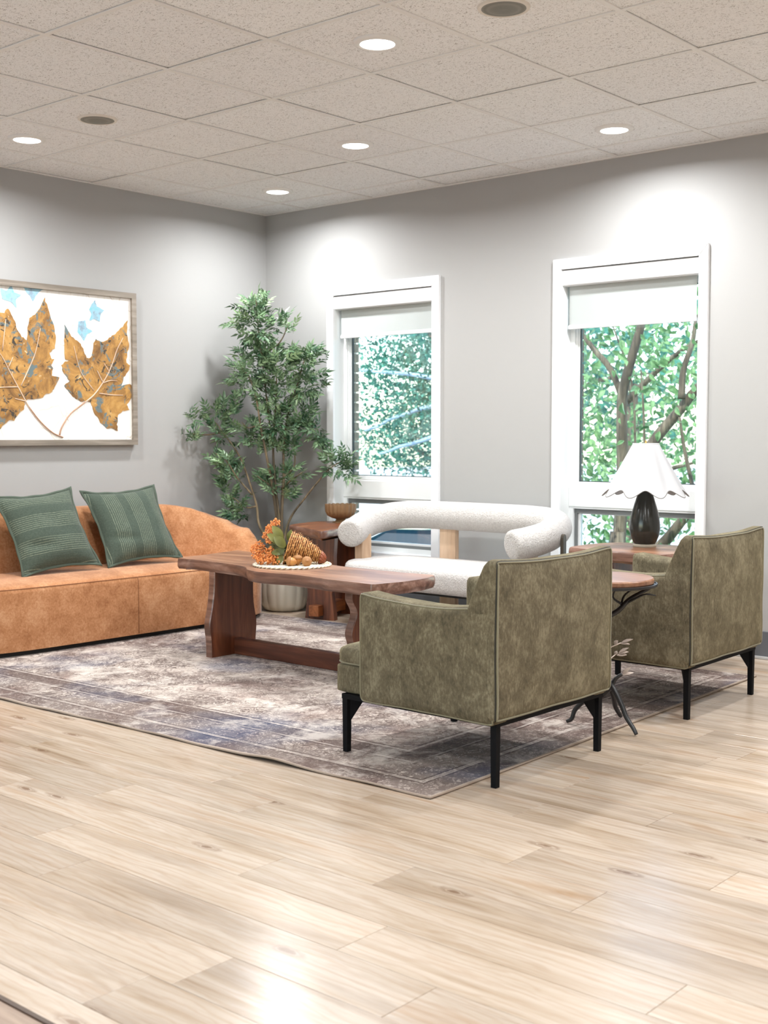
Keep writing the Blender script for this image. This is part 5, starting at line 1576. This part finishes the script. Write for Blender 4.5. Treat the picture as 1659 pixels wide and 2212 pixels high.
# ------------------------------------------------------------------ outdoors
GZ = -1.45
struct(MB().box((-60, -50, GZ - 0.2), (40, 90, GZ - 0.02)).build('ground', M_ASPHALT))
lawn = struct(MB().box((-4.5, 0.235, GZ - 0.02), (14, 5.0, GZ), 0).build('lawn', M_GRASS))
org = random.Random(33)
def leaf_quad(q, p, s_, rr, droop=0.3, ratio=0.55):
    X = Vector((rr.gauss(0, 1), rr.gauss(0, 1), rr.gauss(-droop, .7))).normalized()
    Z = Vector((rr.gauss(0, .6), rr.gauss(-.4, .6), rr.gauss(.6, .6)))
    Z = (Z - X * Z.dot(X)).normalized(); Y = Z.cross(X)
    vs = [p, p + X * s_ * .42 + Y * s_ * ratio / 2 + Z * s_ * .06, p + X * s_, p + X * s_ * .42 - Y * s_ * ratio / 2 + Z * s_ * .06]
    q.add(vs, [(0, 1, 2), (0, 2, 3)])
def crown_tree(name, label, base, trunk_r, blobs, leaf, per, mat, seed, trunk_h, group='trees outside the windows', ratio=0.55):
    t = thing(name, label, 'tree', base, 0, group)
    B = Vector(base); rr = random.Random(seed)
    MB().tube([(0, 0, 0), (0.04, 0.02, trunk_h * .5), (0.0, 0.05, trunk_h)], [trunk_r, trunk_r * .8, trunk_r * .45], 10).build('trunk', M_BARK, t, smooth=True)
    q = MB(); bq = MB()
    for (x, y, z, rx, ry, rz_) in blobs:
        c = Vector((x, y, z)) - B
        st = Vector((0.0, 0.04, min(trunk_h, max(0.3, c.z - 0.5))))
        bq.tube(smooth_path([st, (st + c) / 2 + Vector((0, 0, .1)), c], 3), [trunk_r * .4, trunk_r * .36, trunk_r * .3, trunk_r * .26, trunk_r * .2, trunk_r * .14, trunk_r * .08], 6)
        for k in range(int(per * rx * ry * rz_)):
            while 1:
                a, b_, d = rr.uniform(-1, 1), rr.uniform(-1, 1), rr.uniform(-1, 1)
                if a * a + b_ * b_ + d * d < 1: break
            p = c + Vector((a * rx, b_ * ry, d * rz_))
            leaf_quad(q, p, leaf * rr.uniform(.7, 1.3), rr, ratio=ratio)
    bq.build('branch', M_BARK, t, smooth=True)
    o = q.build('foliage', mat, t, tri=False); o['kind'] = 'stuff'
    return t
# near tree: real branches close to the right window
nt = thing('garden_tree', 'leafy tree with leaning grey branches just outside the right window', 'tree', (1.35, 3.05, GZ), 0, 'trees outside the windows')
B0 = Vector((1.35, 3.05, GZ))
MB().tube([Vector((0.02, 0, 0)), Vector((0.0, 0, 0.7)), Vector(OUT_BRANCH[0][0]) - B0, Vector(OUT_BRANCH[0][1]) - B0], [.10, .085, .07, .06], 10).build('trunk', M_BARK, nt, smooth=True)
for k, pts in enumerate(OUT_BRANCH):
    P = smooth_path([Vector((p[0], p[1] + 0.05 * math.sin(k * 2 + i), p[2])) - B0 for i, p in enumerate(pts)], 6)
    ra_ = (.06, .03, .055, .06, .012, .012, .03, .02)[k]
    MB().tube(P, [lerp(ra_, ra_ * .5, i / (len(P) - 1)) for i in range(len(P))], 10).build('branch', M_BARK, nt, smooth=True)
near_leaf = []
for k in range(3):
    q = MB(); s_ = 0.10
    q.add([(0, 0, 0), (s_ * .22, s_ * .2, .01), (s_ * .5, s_ * .27, .012), (s_ * .8, s_ * .15, .0), (s_, 0, -.02), (s_ * .8, -s_ * .15, 0), (s_ * .5, -s_ * .27, .012), (s_ * .22, -s_ * .2, .01), (s_ * .5, 0, 0)], [(0, 8, 1), (1, 8, 2), (2, 8, 3), (3, 8, 4), (4, 8, 5), (5, 8, 6), (6, 8, 7), (7, 8, 0)])
    near_leaf.append(q.mesh('leaf', M_OUTLEAF))
q = MB()
for k in range(1500):
    p = Vector((org.uniform(0.1, 2.6), org.uniform(2.2, 3.9), org.uniform(-.2, 2.9)))
    X = Vector((org.gauss(0, .7), org.gauss(0, .7), org.gauss(-.7, .6))).normalized()
    Z = Vector((org.gauss(0, .5), org.gauss(-.8, .5), org.gauss(.4, .5))); Z = (Z - X * Z.dot(X)).normalized(); Y = Z.cross(X)
    M4 = Matrix((X, Y, Z)).transposed()
    if noise.noise(p * 1.6) < -0.12: continue
    if k < 420 and p.y < 3.3 and k % 2 == 0:
        inst('leaf', near_leaf[k % 3], nt, tuple(p - B0), M4.to_euler(), org.uniform(.7, 1.2))
    else:
        g = near_leaf[k % 3]
        s_ = org.uniform(.5, 1.0)
        q.add([M4 @ (v.co * s_) + (p - B0) for v in g.vertices], [tuple(f.vertices) for f in g.polygons])
o = q.build('foliage', M_OUTLEAF, nt, tri=False); o['kind'] = 'stuff'
crown_tree('broadleaf_tree', 'pale green tree filling the right window behind the leaning branches', (-0.9, 6.6, GZ), .12, [(-.9, 6.6, 1.9, 1.6, 1.2, 1.1), (0.3, 6.2, .9, 1.2, .9, .9), (-1.6, 7.0, .6, 1.2, .9, .9), (-.2, 6.5, -.3, 1.2, .8, .7), (0.6, 6.0, 2.3, 1.0, .8, .9)], .12, 330, M_OUTLEAF, 3, 3.0)
crown_tree('broadleaf_tree', 'dense tree seen low through the right window beyond the lawn', (-3.0, 10.5, GZ), .14, [(-3.0, 10.4, 2.0, 1.8, 1.2, 1.4), (-2.4, 10.2, .5, 1.6, 1.1, 1.0), (-3.6, 10.9, -.4, 1.5, 1.0, .9)], .15, 240, M_OUTLEAF, 4, 3.4)
ctree = crown_tree('conifer_tree', 'blue green tree with level boughs seen through the left window', (-5.6, 9.2, GZ), .13, [(-5.7, 9.0, 2.2, 1.7, 1.0, .45), (-5.2, 8.6, 1.55, 1.5, .9, .4), (-6.3, 9.2, 1.0, 1.5, .9, .42), (-5.4, 8.8, .72, 1.4, .8, .3), (-6.6, 9.5, 3.0, 1.4, 1.0, .6), (-4.9, 8.4, 2.9, 1.2, .9, .5), (-5.6, 9.4, 1.7, 2.0, .8, 1.3)], .085, 1900, M_OUTLEAF2, 5, 4.0, ratio=.4)
for pts in ([(-6.36, 7.9, 2.17), (-5.52, 7.9, 2.12), (-4.73, 7.9, 2.01), (-3.9, 7.9, 1.9)], [(-6.08, 7.9, 1.21), (-5.43, 7.9, 1.42), (-4.69, 7.9, 1.58), (-3.9, 7.9, 1.72)], [(-5.8, 7.9, .86), (-5.34, 7.9, .98), (-4.69, 7.9, 1.11), (-3.9, 7.9, 1.24)]):
    P = smooth_path([Vector(p) - Vector((-5.6, 9.2, GZ)) + Vector((-.44, .5, .02)) for p in pts], 5)
    P = [p + noise.noise_vector(p * 2.2) * 0.05 for p in P]
    MB().tube(P, [lerp(.018, .042, i / (len(P) - 1)) for i in range(len(P))], 8).build('bough', M_BOUGH, ctree, smooth=True)
crown_tree('broadleaf_tree', 'sunlit tree far behind the level boughs in the left window', (-9.3, 14.0, GZ), .16, [(-9.5, 14.0, 2.6, 2.2, 1.3, 1.3), (-8.4, 13.4, 1.4, 1.8, 1.1, .8), (-10.6, 14.3, 1.2, 1.6, 1.1, .8)], .15, 330, M_OUTLEAF2, 6, 4.0)
crown_tree('broadleaf_tree', 'tall tree at the far edge of the car park', (-17.0, 30.0, GZ), .3, [(-17, 30, 4.0, 4.5, 2.5, 3.0), (-21, 31, 3.4, 4, 2.5, 2.6), (-12.5, 29.5, 3.2, 4, 2.2, 2.6)], .4, 26, M_OUTLEAF2, 8, 6.0)
# parked car
car = thing('parked_car', 'teal parked car seen low through the left window', 'car', (-3.9, 6.5, GZ), R(4))
prof = [(-2.25, .32), (-2.28, .62), (-2.2, .86), (-1.5, .98), (-0.75, 1.04), (0.05, 1.43), (1.15, 1.46), (1.9, 1.06), (2.22, .98), (2.28, .6), (2.22, .32)]
def car_sec(y, ins, up):
    return [(x * (1 - ins), y, z + up if z > .5 else z) for x, z in prof]
q = MB(); secs_ = []
for y, ins, dz in ((-.86, .02, -.06), (-.90, 0, 0), (-.78, 0, 0), (.78, 0, 0), (.90, 0, 0), (.86, .02, -.06)):
    sc_ = []
    for x, z in prof:
        yy = y * (0.80 if z > 1.2 else 1.0)
        sc_.append((x * (1 - ins), yy, z + (dz if z > .9 else 0)))
    secs_.append(sc_)
np_ = len(prof)
q.v = [v for s_ in secs_ for v in s_]
for i in range(len(secs_) - 1):
    for k in range(np_):
        l = (k + 1) % np_
        q.f.append((i * np_ + k, i * np_ + l, (i + 1) * np_ + l, (i + 1) * np_ + k))
q.f.append(tuple(range(np_))[::-1]); q.f.append(tuple((len(secs_) - 1) * np_ + k for k in range(np_)))
q.build('body', M_CARPAINT, car, smooth=True, sharp=30)
for sy in (-1, 1):
    g = MB()
    g.add([(-.55, sy * .905, 1.03), (.02, sy * .745, 1.38), (1.1, sy * .745, 1.40), (1.65, sy * .905, 1.05), (-.55, sy * .88, 1.03), (.02, sy * .70, 1.38), (1.1, sy * .70, 1.40), (1.65, sy * .88, 1.05)], [(0, 1, 2, 3), (4, 5, 6, 7), (0, 1, 5, 4), (1, 2, 6, 5), (2, 3, 7, 6), (3, 0, 4, 7)])
    g.build('side_window', M_CARGLASS, car)
MB().add([(-.72, -.68, 1.065), (-.72, .68, 1.065), (-.0, .58, 1.42), (-.0, -.58, 1.42), (-.68, -.68, 1.03), (-.68, .68, 1.03), (.03, .58, 1.39), (.03, -.58, 1.39)], [(0, 1, 2, 3), (4, 5, 6, 7), (0, 1, 5, 4), (1, 2, 6, 5), (2, 3, 7, 6), (3, 0, 4, 7)]).build('windscreen', M_CARGLASS, car)
for x in (-1.4, 1.4):
    for sy in (-1, 1):
        w_ = MB().tube([(x, sy * .70, .32), (x, sy * .915, .32)], .32, 24).build('wheel', M_TYRE, car, smooth=True, sharp=40)
        MB().tube([(x, sy * .90, .32), (x, sy * .922, .32)], .2, 20).build('hub_cap', M_RIM, w_, smooth=True, sharp=40)
